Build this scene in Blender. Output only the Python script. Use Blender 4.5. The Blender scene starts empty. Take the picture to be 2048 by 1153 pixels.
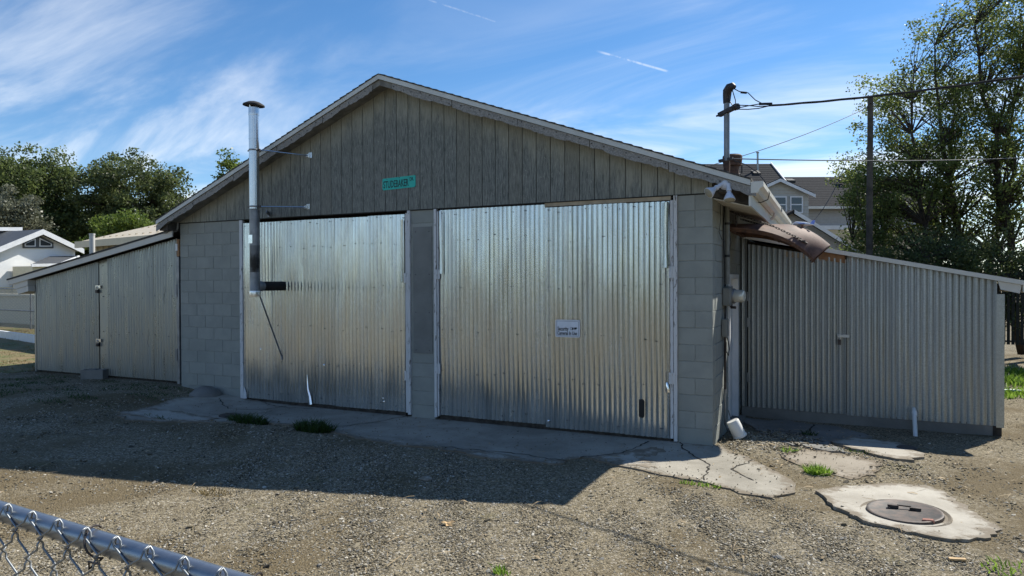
import bpy, bmesh, math, random
import numpy as np
from mathutils import Vector, Matrix, geometry
random.seed(7); rng = np.random.default_rng(7)
PI = math.pi; SC = bpy.context.scene; COL = SC.collection

# ------------------------------------------------------------------ camera
cd = bpy.data.cameras.new('camera'); cam = bpy.data.objects.new('camera', cd); COL.objects.link(cam)
YAW, PITCH, ROLL = .438769, -.0094266, -.0036182
fw = Vector((-math.sin(YAW)*math.cos(PITCH), math.cos(YAW)*math.cos(PITCH), math.sin(PITCH)))
rt = Vector((math.cos(YAW), math.sin(YAW), 0)); up = rt.cross(fw)
r2 = rt*math.cos(ROLL)+up*math.sin(ROLL); u2 = up*math.cos(ROLL)-rt*math.sin(ROLL)
M = Matrix((r2, u2, -fw)).transposed().to_4x4(); M.translation = (1.29, -8.4093, 1.99255)
cam.matrix_world = M; cd.sensor_width = 36; cd.lens = 1364.11*36/2048; cd.clip_start = .05; cd.clip_end = 3000
SC.camera = cam
CAMP = np.array(M.translation); FWn = np.array(fw); RTn = np.array(rt)

# ------------------------------------------------------------------ sky, sun, exposure
SUN_EL, SUN_AZ = math.radians(45.5), math.radians(28)     # azimuth from +y towards +x
W = bpy.data.worlds.new('World'); SC.world = W; W.use_nodes = True
wt = W.node_tree; wt.nodes.clear()
def wn(t, **k):
    n = wt.nodes.new(t)
    for a, b in k.items(): setattr(n, a, b)
    return n
def wl(a, b): wt.links.new(a, b)
def wmath(op, a, b=None, c=None, clamp=False):
    n = wn('ShaderNodeMath', operation=op, use_clamp=clamp)
    for i, v in enumerate((a, b, c)):
        if v is None: continue
        if isinstance(v, (int, float)): n.inputs[i].default_value = v
        else: wl(v, n.inputs[i])
    return n.outputs[0]
sky = wn('ShaderNodeTexSky', sky_type='NISHITA'); sky.sun_disc = False
sky.sun_elevation = SUN_EL; sky.sun_rotation = SUN_AZ; sky.altitude = 1400; sky.air_density = 1.0; sky.dust_density = .12; sky.ozone_density = 1.7
hs = wn('ShaderNodeHueSaturation'); hs.inputs['Saturation'].default_value = 1.25; hs.inputs['Value'].default_value = 1.0
wl(sky.outputs[0], hs.inputs['Color'])
tc = wn('ShaderNodeTexCoord'); sep = wn('ShaderNodeSeparateXYZ'); wl(tc.outputs['Generated'], sep.inputs[0])
zc = wmath('ADD', wmath('MAXIMUM', sep.outputs[2], 0.0), .16)
px = wmath('DIVIDE', sep.outputs[0], zc); py = wmath('DIVIDE', sep.outputs[1], zc)
cmb = wn('ShaderNodeCombineXYZ'); wl(px, cmb.inputs[0]); wl(py, cmb.inputs[1])
mp = wn('ShaderNodeMapping'); wl(cmb.outputs[0], mp.inputs[0])
mp.inputs['Rotation'].default_value = (0, 0, .9); mp.inputs['Scale'].default_value = (.55, 1.5, 1); mp.inputs['Location'].default_value = (3.1, 1.7, 0)
def wnoise(scale, det, rough, dist, vec):
    n = wn('ShaderNodeTexNoise'); n.inputs['Scale'].default_value = scale; n.inputs['Detail'].default_value = det
    n.inputs['Roughness'].default_value = rough; n.inputs['Distortion'].default_value = dist; wl(vec, n.inputs['Vector']); return n.outputs[0]
n1 = wnoise(1.1, 9, .58, .9, mp.outputs[0]); n2 = wnoise(.45, 3, .5, .3, cmb.outputs[0])
def wrange(v, a, b, c=0., d=1.):
    n = wn('ShaderNodeMapRange', interpolation_type='SMOOTHSTEP'); wl(v, n.inputs[0])
    for i, q in enumerate((a, b, c, d)): n.inputs[i+1].default_value = q
    return n.outputs[0]
cirrus = wmath('MULTIPLY', wrange(n1, .42, .86), wrange(n2, .34, .66))
low = wmath('MULTIPLY', wrange(n1, .38, .72), wrange(sep.outputs[2], .42, .05))
cl = wmath('ADD', wmath('MULTIPLY', cirrus, .58), wmath('MULTIPLY', low, .75), clamp=True)
# short contrail: a thin band between two sky directions
def dirpx(x, y): 
    v = np.array(fw)+np.array(r2)*(x-1024)/1364.11-np.array(u2)*(y-576.5)/1364.11; return v/np.linalg.norm(v)
def contrail(a, b, wid, amt):
    a, b = dirpx(*a), dirpx(*b); nrm = np.cross(a, b); nrm /= np.linalg.norm(nrm); tg = b-a; ln = np.linalg.norm(tg); tg /= ln; mid = (a+b)/2
    def dot(v, off):
        n = wn('ShaderNodeVectorMath', operation='DOT_PRODUCT'); wl(tc.outputs['Generated'], n.inputs[0]); n.inputs[1].default_value = tuple(v)
        return wmath('ABSOLUTE', wmath('SUBTRACT', n.outputs['Value'], float(off)))
    return wmath('MULTIPLY', wmath('MULTIPLY', wrange(dot(nrm, 0), wid, 0.), wrange(dot(tg, np.dot(mid, tg)), ln*.55, ln*.35)), wmath('MULTIPLY', wrange(wnoise(60, 4, .6, 0, tc.outputs['Generated']), .3, .6), amt))
cl = wmath('MAXIMUM', cl, contrail((1195, 103), (1345, 146), .0026, .42))
cl = wmath('MAXIMUM', cl, contrail((850, -2), (1010, 50), .0024, .22))
mx = wn('ShaderNodeMix', data_type='RGBA'); wl(cl, mx.inputs[0]); wl(hs.outputs[0], mx.inputs[6]); mx.inputs[7].default_value = (7.6, 7.9, 8.2, 1)
bg = wn('ShaderNodeBackground'); bg.inputs[1].default_value = .108; wl(mx.outputs[2], bg.inputs[0])
wo = wn('ShaderNodeOutputWorld'); wl(bg.outputs[0], wo.inputs[0])

sl = bpy.data.lights.new('sun', 'SUN'); sl.energy = 5.0; sl.angle = math.radians(.5); sl.color = (1, .955, .85)
so = bpy.data.objects.new('sun', sl); COL.objects.link(so)
sdir = Vector((math.sin(SUN_AZ)*math.cos(SUN_EL), math.cos(SUN_AZ)*math.cos(SUN_EL), math.sin(SUN_EL)))
so.rotation_euler = sdir.to_track_quat('Z', 'Y').to_euler(); so.location = (10, 20, 25)
SC.view_settings.view_transform = 'Standard'; SC.view_settings.look = 'None'; SC.view_settings.exposure = 0.5; SC.view_settings.gamma = 1
SC.view_settings.use_curve_mapping = False
try: SC.cycles.max_bounces = 8; SC.cycles.diffuse_bounces = 3; SC.cycles.glossy_bounces = 4; SC.cycles.transparent_max_bounces = 8; SC.cycles.caustics_reflective = False; SC.cycles.caustics_refractive = False
except Exception: pass

# ------------------------------------------------------------------ materials
MATS = {}
class NT:
    def __init__(s, name):
        s.m = bpy.data.materials.new(name); s.m.use_nodes = True; s.t = s.m.node_tree; s.t.nodes.clear()
        s.o = s.n('ShaderNodeOutputMaterial'); s.b = s.n('ShaderNodeBsdfPrincipled'); s.l(s.b.outputs[0], s.o.inputs[0])
        tcn = s.n('ShaderNodeTexCoord'); oi = s.n('ShaderNodeObjectInfo')
        a = s.n('ShaderNodeVectorMath', operation='SCALE'); a.inputs[0].default_value = (37.1, 53.7, 71.3); s.l(oi.outputs['Random'], a.inputs['Scale'])
        b = s.n('ShaderNodeVectorMath', operation='ADD'); s.l(tcn.outputs['Object'], b.inputs[0]); s.l(a.outputs[0], b.inputs[1])
        s.co = b.outputs[0]; s.raw = tcn.outputs['Object']; s.rand = oi.outputs['Random']
        MATS[name] = s.m
    def n(s, t, **k):
        x = s.t.nodes.new(t)
        for a, b in k.items(): setattr(x, a, b)
        return x
    def l(s, a, b): s.t.links.new(a, b)
    def sv(s, sock, v):
        if hasattr(v, 'is_linked') or hasattr(v, 'links'): s.l(v, sock)
        elif isinstance(v, tuple) and len(v) == 3 and len(sock.default_value) == 4: sock.default_value = (*v, 1)
        else: sock.default_value = v
    def set(s, **k):
        for a, b in k.items(): s.sv(s.b.inputs[a.replace('_', ' ')], b)
        return s
    def stretch(s, sc, vec=None):
        n = s.n('ShaderNodeVectorMath', operation='MULTIPLY'); s.l(vec or s.co, n.inputs[0]); n.inputs[1].default_value = sc; return n.outputs[0]
    def noise(s, scale, det=4, rough=.55, dist=0, vec=None):
        n = s.n('ShaderNodeTexNoise'); s.l(vec or s.co, n.inputs['Vector'])
        for a, b in (('Scale', scale), ('Detail', det), ('Roughness', rough), ('Distortion', dist)): n.inputs[a].default_value = b
        return n.outputs[0]
    def vor(s, scale, out='Distance', vec=None, feature='F1'):
        n = s.n('ShaderNodeTexVoronoi', feature=feature); s.l(vec or s.co, n.inputs['Vector']); n.inputs['Scale'].default_value = scale; return n.outputs[out]
    def rng(s, v, a, b, c=0., d=1., smooth=True):
        n = s.n('ShaderNodeMapRange', interpolation_type='SMOOTHSTEP' if smooth else 'LINEAR'); s.l(v, n.inputs[0])
        for i, q in enumerate((a, b, c, d)): n.inputs[i+1].default_value = q
        return n.outputs[0]
    def mix(s, f, a, b):
        n = s.n('ShaderNodeMix', data_type='RGBA'); s.sv(n.inputs[0], f); s.sv(n.inputs[6], a); s.sv(n.inputs[7], b); return n.outputs[2]
    def math(s, op, a, b=0., clamp=False):
        n = s.n('ShaderNodeMath', operation=op, use_clamp=clamp); s.sv(n.inputs[0], a); s.sv(n.inputs[1], b); return n.outputs[0]
    def bump(s, hgt, strength=.3, dist=.01, nrm=None):
        n = s.n('ShaderNodeBump'); n.inputs['Strength'].default_value = strength; n.inputs['Distance'].default_value = dist; s.l(hgt, n.inputs['Height'])
        if nrm: s.l(nrm, n.inputs['Normal'])
        s.l(n.outputs[0], s.b.inputs['Normal']); return n.outputs[0]
    def attr(s, name, out='Fac'):
        n = s.n('ShaderNodeAttribute'); n.attribute_name = name; return n.outputs[out]

def simple(name, col, rough=.6, metal=0., var=.25, scale=8, bump=0., bscale=80, spec=.4):
    m = NT(name); f = m.noise(scale, 5, .6)
    c = m.mix(m.rng(f, .3, .7), tuple(v*(1-var) for v in col), tuple(min(1, v*(1+var)) for v in col))
    m.set(Base_Color=c, Roughness=rough, Metallic=metal, Specular_IOR_Level=spec)
    if bump: m.bump(m.noise(bscale, 3, .6), bump, .005)
    return m

# painted concrete block
m = NT('block_paint'); f = m.noise(3, 5, .6); g = m.noise(70, 3, .7)
c = m.mix(m.rng(f, .3, .7), (.262, .278, .262), (.322, .336, .314)); c = m.mix(m.math('MULTIPLY', m.rng(m.noise(1.3, 6, .7), .55, .75), .45), c, (.262, .262, .245))
c = m.mix(m.math('MULTIPLY', m.rand, .22), c, (.215, .232, .208)); c = m.mix(m.rng(g, .68, .8, 0, .45), c, (.10, .105, .105))
m.set(Base_Color=c, Roughness=.78, Specular_IOR_Level=.25); m.bump(g, .5, .004)
simple('mortar', (.28, .292, .272), .9, var=.2, scale=20, bump=.4)
simple('paint_panel', (.185, .192, .185), .75, var=.12, scale=3, bump=.15)
# weathered grooved siding : tan close under the eave, grey and flaked lower down
m = NT('siding'); d = m.attr('drop'); st = m.stretch((9, 9, .8)); grain = m.noise(14, 5, .65, .4, m.stretch((7, 7, .55))); big = m.noise(1.2, 4, .6, .2, st); fl = m.noise(26, 4, .7, .6, m.stretch((2.2, 2.2, .8)))
grey = m.mix(m.rng(grain, .3, .7), (.095, .103, .097), (.265, .275, .252)); grey = m.mix(m.rng(fl, .55, .75, 0, .75), grey, (.40, .40, .365))
tan = m.mix(m.rng(grain, .3, .7), (.25, .25, .212), (.35, .352, .305))
sh = m.math('ADD', d, m.math('MULTIPLY', m.math('SUBTRACT', m.noise(3, 5, .65, .3, m.stretch((3, 3, .6))), .5), 1.3))
c = m.mix(m.rng(sh, .05, .55), tan, grey); c = m.mix(m.math('MULTIPLY', m.rng(m.rand, .80, .9), .25), c, (.20, .19, .155))
m.set(Base_Color=c, Roughness=.85, Specular_IOR_Level=.2); m.bump(m.math('ADD', grain, m.math('MULTIPLY', fl, .6)), .55, .006)
simple('groove_dark', (.03, .03, .028), .9)
simple('grey_felt', (.26, .25, .235), .9, var=.3, scale=60, bump=.6, bscale=160)
simple('grey_board', (.19, .185, .17), .85, var=.3, scale=6, bump=.3)
simple('drip_white', (.54, .55, .53), .45, var=.1, scale=2)
simple('gutter_white', (.66, .65, .60), .4, var=.06, scale=2)
simple('beige_soffit', (.52, .49, .42), .6, var=.12, scale=3)
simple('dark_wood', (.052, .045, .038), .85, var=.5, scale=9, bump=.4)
simple('raw_wood', (.26, .15, .08), .75, var=.4, scale=5, bump=.2)
simple('header_wood', (.38, .31, .22), .8, var=.2, scale=6)
simple('shingle', (.055, .054, .053), .95, var=.4, scale=60, bump=.5, bscale=200)
# flaking white paint over grey wood
m = NT('peeling_white'); f = m.noise(9, 6, .7, .5, m.stretch((3.0, 3.0, .7))); wood = m.mix(m.noise(40, 4, .6, 0, m.stretch((5, 5, .4))), (.10, .09, .085), (.22, .20, .18))
c = m.mix(m.rng(f, .58, .63), (.60, .61, .62), wood); m.set(Base_Color=c, Roughness=.7); m.bump(f, .6, .004)
m = NT('shed_white'); f = m.noise(11, 6, .7, .5, m.stretch((.6, 2.5, 2.5)))
c = m.mix(m.rng(f, .66, .72), (.56, .545, .50), (.16, .145, .13)); m.set(Base_Color=c, Roughness=.6); m.bump(f, .3, .003)
simple('white_paint', (.70, .71, .73), .5, var=.08, scale=3)
simple('white_plastic', (.78, .78, .76), .4, var=.06, scale=4)
def galv(name, col, rough, dull, spang, spscale=90, streak=.5, dirt=.2):
    m = NT(name); v = m.n('ShaderNodeTexVoronoi'); m.l(m.co, v.inputs['Vector']); v.inputs['Scale'].default_value = spscale
    sp = m.n('ShaderNodeSeparateColor'); m.l(v.outputs['Color'], sp.inputs[0]); cell = sp.outputs[0]
    ox = m.noise(2.2, 6, .65, .3, m.stretch((3, 3, .5)))
    c = m.mix(cell, tuple(q*(1-spang) for q in col), tuple(min(1, q*(1+spang)) for q in col)); c = m.mix(m.math('MULTIPLY', m.rng(ox, .45, .75), streak), c, tuple(q*.72 for q in col))
    c = m.mix(m.rng(m.noise(2.1, 7, .7, .6, m.stretch((2, 2, .5))), .60, .80, 0, dirt), c, (.13, .12, .11))
    c = m.mix(m.rng(m.rand, 0., 1., 0., .32, False), c, tuple(q*.55 for q in col))
    dl = m.math('MULTIPLY', m.rng(ox, .1, .95), dull)
    r = m.math('ADD', m.math('MULTIPLY', cell, .06), m.math('ADD', m.math('MULTIPLY', dl, .25), rough))
    m.set(Base_Color=c, Metallic=m.math('SUBTRACT', 1., dl), Roughness=r); m.bump(cell, .035, .002); return m
galv('galv_bright', (.58, .62, .63), .12, .40, .05, 75, .15, .1)
galv('galv_mid', (.30, .325, .325), .20, .80, .03, 110, .15, .08)
galv('galv_pale', (.40, .43, .44), .30, .75, .15, 95, .4)
galv('galv_dull', (.40, .425, .43), .28, .66, .15, 95, .4)
galv('galv_pipe', (.62, .64, .66), .20, .1, .03, 40, .15)
simple('steel_dull', (.25, .26, .27), .5, .7, var=.25, scale=5)
simple('soot_shade_black', (.018, .016, .015), .7, var=.4, scale=12)  # soot on the flue parts, painted shade in door gaps and behind doors
m = NT('sooty_pipe'); f = m.noise(4, 5, .6)
m.set(Base_Color=m.mix(m.rng(f, .35, .6), (.02, .018, .016), (.16, .165, .17)), Roughness=.5, Metallic=.5)
m = NT('rust_brown'); f = m.noise(18, 5, .65); m.set(Base_Color=m.mix(m.rng(f, .3, .7), (.055, .032, .024), (.15, .075, .045)), Roughness=.8); m.bump(f, .3, .004)
m = NT('hood_rust'); f = m.noise(6, 6, .65); g = m.noise(40, 4, .7)
c = m.mix(m.rng(f, .3, .7), (.075, .040, .033), (.19, .110, .088)); c = m.mix(m.rng(g, .58, .75, 0, .5), c, (.29, .21, .18)); m.set(Base_Color=c, Roughness=.68, Specular_IOR_Level=.3); m.bump(g, .1, .002)
simple('iron', (.07, .06, .058), .55, .6, var=.4, scale=14, bump=.3)
m = NT('iron_cover'); f = m.noise(14, 5, .65); m.set(Base_Color=m.mix(m.rng(f, .35, .65), (.050, .048, .048), (.105, .080, .070)), Roughness=.6, Metallic=.35); m.bump(f, .4, .004)
simple('rubber_hole_black', (.012, .012, .013), .6, var=.2)  # rubber on the cable splice, painted darkness of the door slot
simple('cable', (.02, .02, .022), .5, var=.2)
simple('nail', (.045, .045, .05), .4, .6, var=.4)
simple('bright_scratch', (.85, .88, .92), .18, 1., var=.06)
simple('pvc', (.74, .76, .76), .4, var=.06)
simple('sign_green', (.015, .42, .36), .4, var=.12, scale=6)
simple('sign_white', (.72, .75, .82), .35, var=.05)
simple('ink', (.012, .016, .018), .6, var=.1)
simple('ink_green', (.010, .045, .05), .6, var=.3)
simple('grey_box', (.20, .205, .19), .5, var=.12)
simple('lamp_white', (.60, .62, .68), .3, var=.05)
simple('lens_cream', (.33, .31, .24), .25, var=.1)
simple('pencil', (.19, .19, .185), .7, .2, var=.2)
simple('pane_dark', (.02, .023, .027), .3, var=.1, spec=.3)
m = NT('glass'); m.set(Base_Color=(.03, .04, .05), Roughness=.06, Specular_IOR_Level=.8)
m = NT('meter_glass'); m.set(Base_Color=(.62, .62, .56), Roughness=.12, Metallic=.25)
# concrete
def concrete(name, a, b, stain, edge=True):
    m = NT(name); f = m.noise(1.6, 7, .68, .3); g = m.noise(110, 3, .7); k = m.noise(24, 5, .7)
    c = m.mix(m.rng(f, .32, .68), a, b); c = m.mix(m.rng(k, .6, .75, 0, .5), c, stain); c = m.mix(m.rng(g, .66, .74, 0, .6), c, tuple(v*.45 for v in a))
    if edge: c = m.mix(m.rng(m.math('ADD', m.attr('edge'), m.math('MULTIPLY', m.math('SUBTRACT', m.noise(7, 5, .7), .5), .55)), .13, .0, 0, .8), c, (.17, .135, .095))
    m.set(Base_Color=c, Roughness=.88, Specular_IOR_Level=.25); m.bump(m.math('ADD', g, m.math('MULTIPLY', k, .8)), .5, .006); return m
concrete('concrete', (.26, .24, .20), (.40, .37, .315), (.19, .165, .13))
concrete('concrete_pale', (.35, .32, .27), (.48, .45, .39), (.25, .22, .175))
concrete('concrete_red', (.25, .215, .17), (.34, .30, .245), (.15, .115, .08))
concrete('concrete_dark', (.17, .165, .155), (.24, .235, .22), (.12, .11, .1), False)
simple('crack', (.035, .03, .024), .95, var=.4, scale=30)
# gravel ground sheet
m = NT('gravel_ground'); v1 = m.n('ShaderNodeTexVoronoi'); m.l(m.raw, v1.inputs['Vector']); v1.inputs['Scale'].default_value = 62
sp = m.n('ShaderNodeSeparateColor'); m.l(v1.outputs['Color'], sp.inputs[0])
v2 = m.n('ShaderNodeTexVoronoi'); m.l(m.raw, v2.inputs['Vector']); v2.inputs['Scale'].default_value = 130
c = m.mix(sp.outputs[0], (.105, .088, .058), (.375, .32, .22)); c = m.mix(m.rng(sp.outputs[1], .86, .92, 0, .8), c, (.50, .45, .37))
lo = m.noise(.55, 6, .62, .4, m.raw); c = m.mix(m.rng(lo, .46, .62, 0, .8), c, (.155, .118, .064))
ms = m.noise(.8, 6, .7, .6, m.stretch((1, 1, 1), m.raw)); c = m.mix(m.rng(ms, .60, .72, 0, .55), c, (.115, .115, .035))
c = m.mix(m.rng(v2.outputs['Distance'], .35, .75, 0, .5), c, (.06, .048, .034))
m.set(Base_Color=c, Roughness=.95, Specular_IOR_Level=.15); hh = m.math('ADD', m.math('MULTIPLY', v1.outputs['Distance'], -1.), m.math('MULTIPLY', v2.outputs['Distance'], -.5)); m.bump(hh, .8, .012)
m = NT('pebble'); f = m.noise(90, 3, .6)
cr = m.n('ShaderNodeValToRGB'); m.l(m.rand, cr.inputs[0]); e = cr.color_ramp.elements; cols = [(0, (.035, .031, .024)), (.25, (.14, .118, .078)), (.5, (.29, .245, .165)), (.70, (.40, .345, .24)), (.84, (.20, .195, .18)), (.94, (.50, .455, .375)), (1, (.66, .62, .54))]
e[0].position, e[0].color = 0, (*cols[0][1], 1); e[1].position, e[1].color = 1, (*cols[-1][1], 1)
for p_, c_ in cols[1:-1]: x = e.new(p_); x.color = (*c_, 1)
m.set(Base_Color=m.mix(m.rng(f, .3, .7, 0, .35), cr.outputs[0], (.1, .085, .065)), Roughness=.85, Specular_IOR_Level=.3)
m = NT('lawn_soil'); f = m.noise(1.5, 6, .65, .3, m.raw); g = m.noise(30, 4, .7, 0, m.raw)
m.set(Base_Color=m.mix(m.rng(f, .4, .6), m.mix(g, (.14, .095, .045), (.25, .19, .10)), m.mix(g, (.07, .09, .025), (.16, .16, .06))), Roughness=.95); m.bump(g, .6, .02)
def leafmat(name, a, b, trans=.35, rough=.45):
    m = NT(name); at = m.attr('tint'); c = m.mix(at, a, b); m.set(Base_Color=c, Roughness=rough, Specular_IOR_Level=.35)
    tr = m.n('ShaderNodeBsdfTranslucent'); m.l(m.mix(at, tuple(v*1.3 for v in a), tuple(v*1.4 for v in b)), tr.inputs[0])
    mx = m.n('ShaderNodeMixShader'); mx.inputs[0].default_value = trans; m.l(m.b.outputs[0], mx.inputs[1]); m.l(tr.outputs[0], mx.inputs[2]); m.l(mx.outputs[0], m.o.inputs[0])
leafmat('leaf_elm', (.075, .105, .030), (.20, .24, .07), .55)
leafmat('leaf_dark', (.050, .070, .028), (.13, .16, .058), .45)
leafmat('leaf_mid', (.046, .070, .025), (.135, .17, .055), .48)
leafmat('leaf_olive', (.075, .085, .055), (.17, .175, .12), .25)
leafmat('leaf_fresh', (.06, .10, .015), (.17, .22, .045), .4)
leafmat('grass_shade', (.020, .045, .010), (.055, .10, .022), .35)  # darker copy of the grass, shade put into the colour
leafmat('grass_lit', (.10, .20, .02), (.25, .37, .06), .4)  # brighter copy of the grass, sunlight put into the colour
leafmat('grass_dry', (.16, .12, .06), (.28, .22, .11), .3)
simple('bark', (.055, .043, .035), .9, var=.4, scale=8, bump=.6, bscale=25)
simple('pole_wood', (.085, .070, .056), .9, var=.35, scale=5, bump=.4)
m = NT('stucco'); f = m.noise(45, 4, .6); m.set(Base_Color=(.74, .755, .77), Roughness=.85); m.bump(f, .5, .02)
simple('stucco_cream', (.62, .58, .46), .85, var=.06, bump=.3)
simple('trim_dark', (.075, .08, .088), .6, var=.15)
simple('beige_metal', (.60, .525, .39), .5, var=.08, scale=2)
simple('beige_roof', (.60, .51, .37), .5, var=.06, scale=2)
simple('beige_wall', (.40, .34, .24), .55, var=.1, scale=2)
simple('vinyl', (.44, .425, .385), .6, var=.06)
simple('vinyl_grey', (.36, .365, .37), .6, var=.06)
simple('tan_wall', (.55, .46, .30), .8, var=.08)
m = NT('roof_grey'); f = m.noise(14, 4, .7, 0, m.stretch((1, 1, 2.5))); m.set(Base_Color=m.mix(m.rng(f, .3, .7), (.024, .025, .028), (.052, .053, .057)), Roughness=.95, Specular_IOR_Level=.08); m.bump(f, .4, .02)
simple('brick_red', (.36, .17, .13), .85, var=.2, scale=30, bump=.3)
simple('leaf_dry', (.50, .34, .17), .7, var=.25, scale=20)
simple('hose', (.25, .42, .36), .5, var=.1)
simple('orn_blue', (.16, .22, .62), .25, .3, var=.2)
simple('orn_white', (.85, .86, .9), .25, .2, var=.05)
simple('slat_black', (.015, .015, .015), .6, var=.2)

# ------------------------------------------------------------------ object helpers
WL = {}
def link(name, me, mat, parent=None, loc=(0, 0, 0)):
    o = bpy.data.objects.new(name, me); COL.objects.link(o)
    if mat and not me.materials: me.materials.append(MATS[mat])
    WL[o.name] = Vector(loc)
    if parent: o.parent = parent; o.location = Vector(loc)-WL[parent.name]
    else: o.location = loc
    return o
def tag(o, label=None, cat=None, group=None, kind=None):
    for k, v in (('label', label), ('category', cat), ('group', group), ('kind', kind)):
        if v: o[k] = v
    return o
def empty(name, loc, label, cat, group=None):
    o = bpy.data.objects.new(name, None); COL.objects.link(o); o.location = loc; WL[o.name] = Vector(loc); o.empty_display_size = .3
    return tag(o, label, cat, group)
def mesh_from(name, v, f, recenter=True, smooth=False, attrs=None):
    v = np.asarray(v, float).reshape(-1, 3)
    org = np.zeros(3)
    if recenter and len(v): org = np.array([(v[:, 0].min()+v[:, 0].max())/2, (v[:, 1].min()+v[:, 1].max())/2, v[:, 2].min()])
    me = bpy.data.meshes.new(name); me.from_pydata((v-org).tolist(), [], [tuple(int(i) for i in q) for q in f])
    if smooth: me.polygons.foreach_set('use_smooth', np.ones(len(me.polygons), bool))
    for k, a in (attrs or {}).items():
        at = me.attributes.new(k, 'FLOAT', 'POINT'); at.data.foreach_set('value', np.asarray(a, np.float32))
    me.update(); return me, org
def quick_mesh(name, v, tris, attrs=None, smooth=False):       # numpy fast path (triangles or quads)
    v = np.asarray(v, np.float32); tris = np.asarray(tris, np.int32); k = tris.shape[1]
    org = np.array([(v[:, 0].min()+v[:, 0].max())/2, (v[:, 1].min()+v[:, 1].max())/2, v[:, 2].min()], np.float32)
    me = bpy.data.meshes.new(name); me.vertices.add(len(v)); me.vertices.foreach_set('co', (v-org).ravel())
    me.loops.add(tris.size); me.loops.foreach_set('vertex_index', tris.ravel())
    me.polygons.add(len(tris)); me.polygons.foreach_set('loop_start', np.arange(0, tris.size, k, dtype=np.int32)); me.polygons.foreach_set('loop_total', np.full(len(tris), k, np.int32))
    if smooth: me.polygons.foreach_set('use_smooth', np.ones(len(tris), bool))
    for kk, a in (attrs or {}).items():
        at = me.attributes.new(kk, 'FLOAT', 'POINT'); at.data.foreach_set('value', np.asarray(a, np.float32))
    me.update(calc_edges=True); return me, org
class MB:
    def __init__(s): s.v = []; s.f = []
    def add(s, v, f):
        b = len(s.v); s.v += [tuple(map(float, p)) for p in v]; s.f += [tuple(i+b for i in q) for q in f]; return s
    def box(s, x0, x1, y0, y1, z0, z1):
        return s.add([(x0, y0, z0), (x1, y0, z0), (x1, y1, z0), (x0, y1, z0), (x0, y0, z1), (x1, y0, z1), (x1, y1, z1), (x0, y1, z1)], [(0, 3, 2, 1), (4, 5, 6, 7), (0, 1, 5, 4), (1, 2, 6, 5), (2, 3, 7, 6), (3, 0, 4, 7)])
    def prism(s, poly, d):                # closed polygon extruded by vector d
        n = len(poly); P = [Vector(p) for p in poly]; d = Vector(d)
        return s.add([tuple(p) for p in P]+[tuple(p+d) for p in P], [tuple(range(n))[::-1], tuple(range(n, 2*n))]+[(i, (i+1) % n, (i+1) % n+n, i+n) for i in range(n)])
    def bar(s, a, b, w, h, upv=(0, 0, 1)):
        a, b = Vector(a), Vector(b); d = (b-a).normalized(); u = Vector(upv); sd = d.cross(u)
        if sd.length < 1e-4: sd = d.cross(Vector((1, 0, 0)))
        sd.normalize(); u = sd.cross(d); q = [a+sd*w/2*i+u*h/2*j for i, j in ((-1, -1), (1, -1), (1, 1), (-1, 1))]
        return s.prism([tuple(p) for p in q], b-a)
    def tube(s, path, r, n=8, cap=True, closed=False):
        P = [Vector(p) for p in path]; m_ = len(P); rr = r if hasattr(r, '__len__') else [r]*m_; vs = []; fs = []; prev = None
        for i in range(m_):
            if closed: d = P[(i+1) % m_]-P[i-1]
            else: d = (P[min(i+1, m_-1)]-P[max(i-1, 0)])
            d.normalize()
            if prev is None: a = d.orthogonal().normalized()
            else:
                a = prev-d*prev.dot(d)
                a = a.normalized() if a.length > 1e-5 else d.orthogonal().normalized()
            prev = a; b = d.cross(a)
            vs += [tuple(P[i]+(a*math.cos(2*PI*k/n)+b*math.sin(2*PI*k/n))*rr[i]) for k in range(n)]
        for i in range(m_ if closed else m_-1):
            j = (i+1) % m_
            fs += [(i*n+k, i*n+(k+1) % n, j*n+(k+1) % n, j*n+k) for k in range(n)]
        if cap and not closed: fs += [tuple(range(n))[::-1], tuple((m_-1)*n+k for k in range(n))]
        return s.add(vs, fs)
    def lathe(s, prof, org, axis, n=20):
        ax = Vector(axis).normalized(); a = ax.orthogonal().normalized(); b = ax.cross(a); o = Vector(org); vs = []; fs = []; m_ = len(prof)
        for r, t in prof: vs += [tuple(o+ax*t+(a*math.cos(2*PI*k/n)+b*math.sin(2*PI*k/n))*max(r, 1e-4)) for k in range(n)]
        for i in range(m_-1): fs += [(i*n+k, i*n+(k+1) % n, (i+1)*n+(k+1) % n, (i+1)*n+k) for k in range(n)]
        fs += [tuple(range(n))[::-1], tuple((m_-1)*n+k for k in range(n))]
        return s.add(vs, fs)
    def build(s, name, mat, parent=None, smooth=False, bevel=0., **k):
        me, org = mesh_from(name, s.v, s.f, True, smooth)
        if bevel:
            bm = bmesh.new(); bm.from_mesh(me); bmesh.ops.bevel(bm, geom=list(bm.edges), offset=bevel, segments=1, profile=.5, affect='EDGES'); bm.to_mesh(me); bm.free()
        o = link(name, me, mat, parent, org)
        if smooth: smooth_angle(me)
        return tag(o, **k)
def smooth_angle(me, ang=40):
    bm = bmesh.new(); bm.from_mesh(me); c = math.radians(ang)
    for e_ in bm.edges:
        e_.smooth = not (len(e_.link_faces) == 2 and e_.calc_face_angle(0) > c)
    for f_ in bm.faces: f_.smooth = True
    bm.to_mesh(me); bm.free()
def box(name, mat, parent, x0, x1, y0, y1, z0, z1, bevel=0., **k): return MB().box(x0, x1, y0, y1, z0, z1).build(name, mat, parent, bevel=bevel, **k)
def S(a, b, x):
    t = np.clip((x-a)/(b-a), 0, 1); return t*t*(3-2*t)
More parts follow.
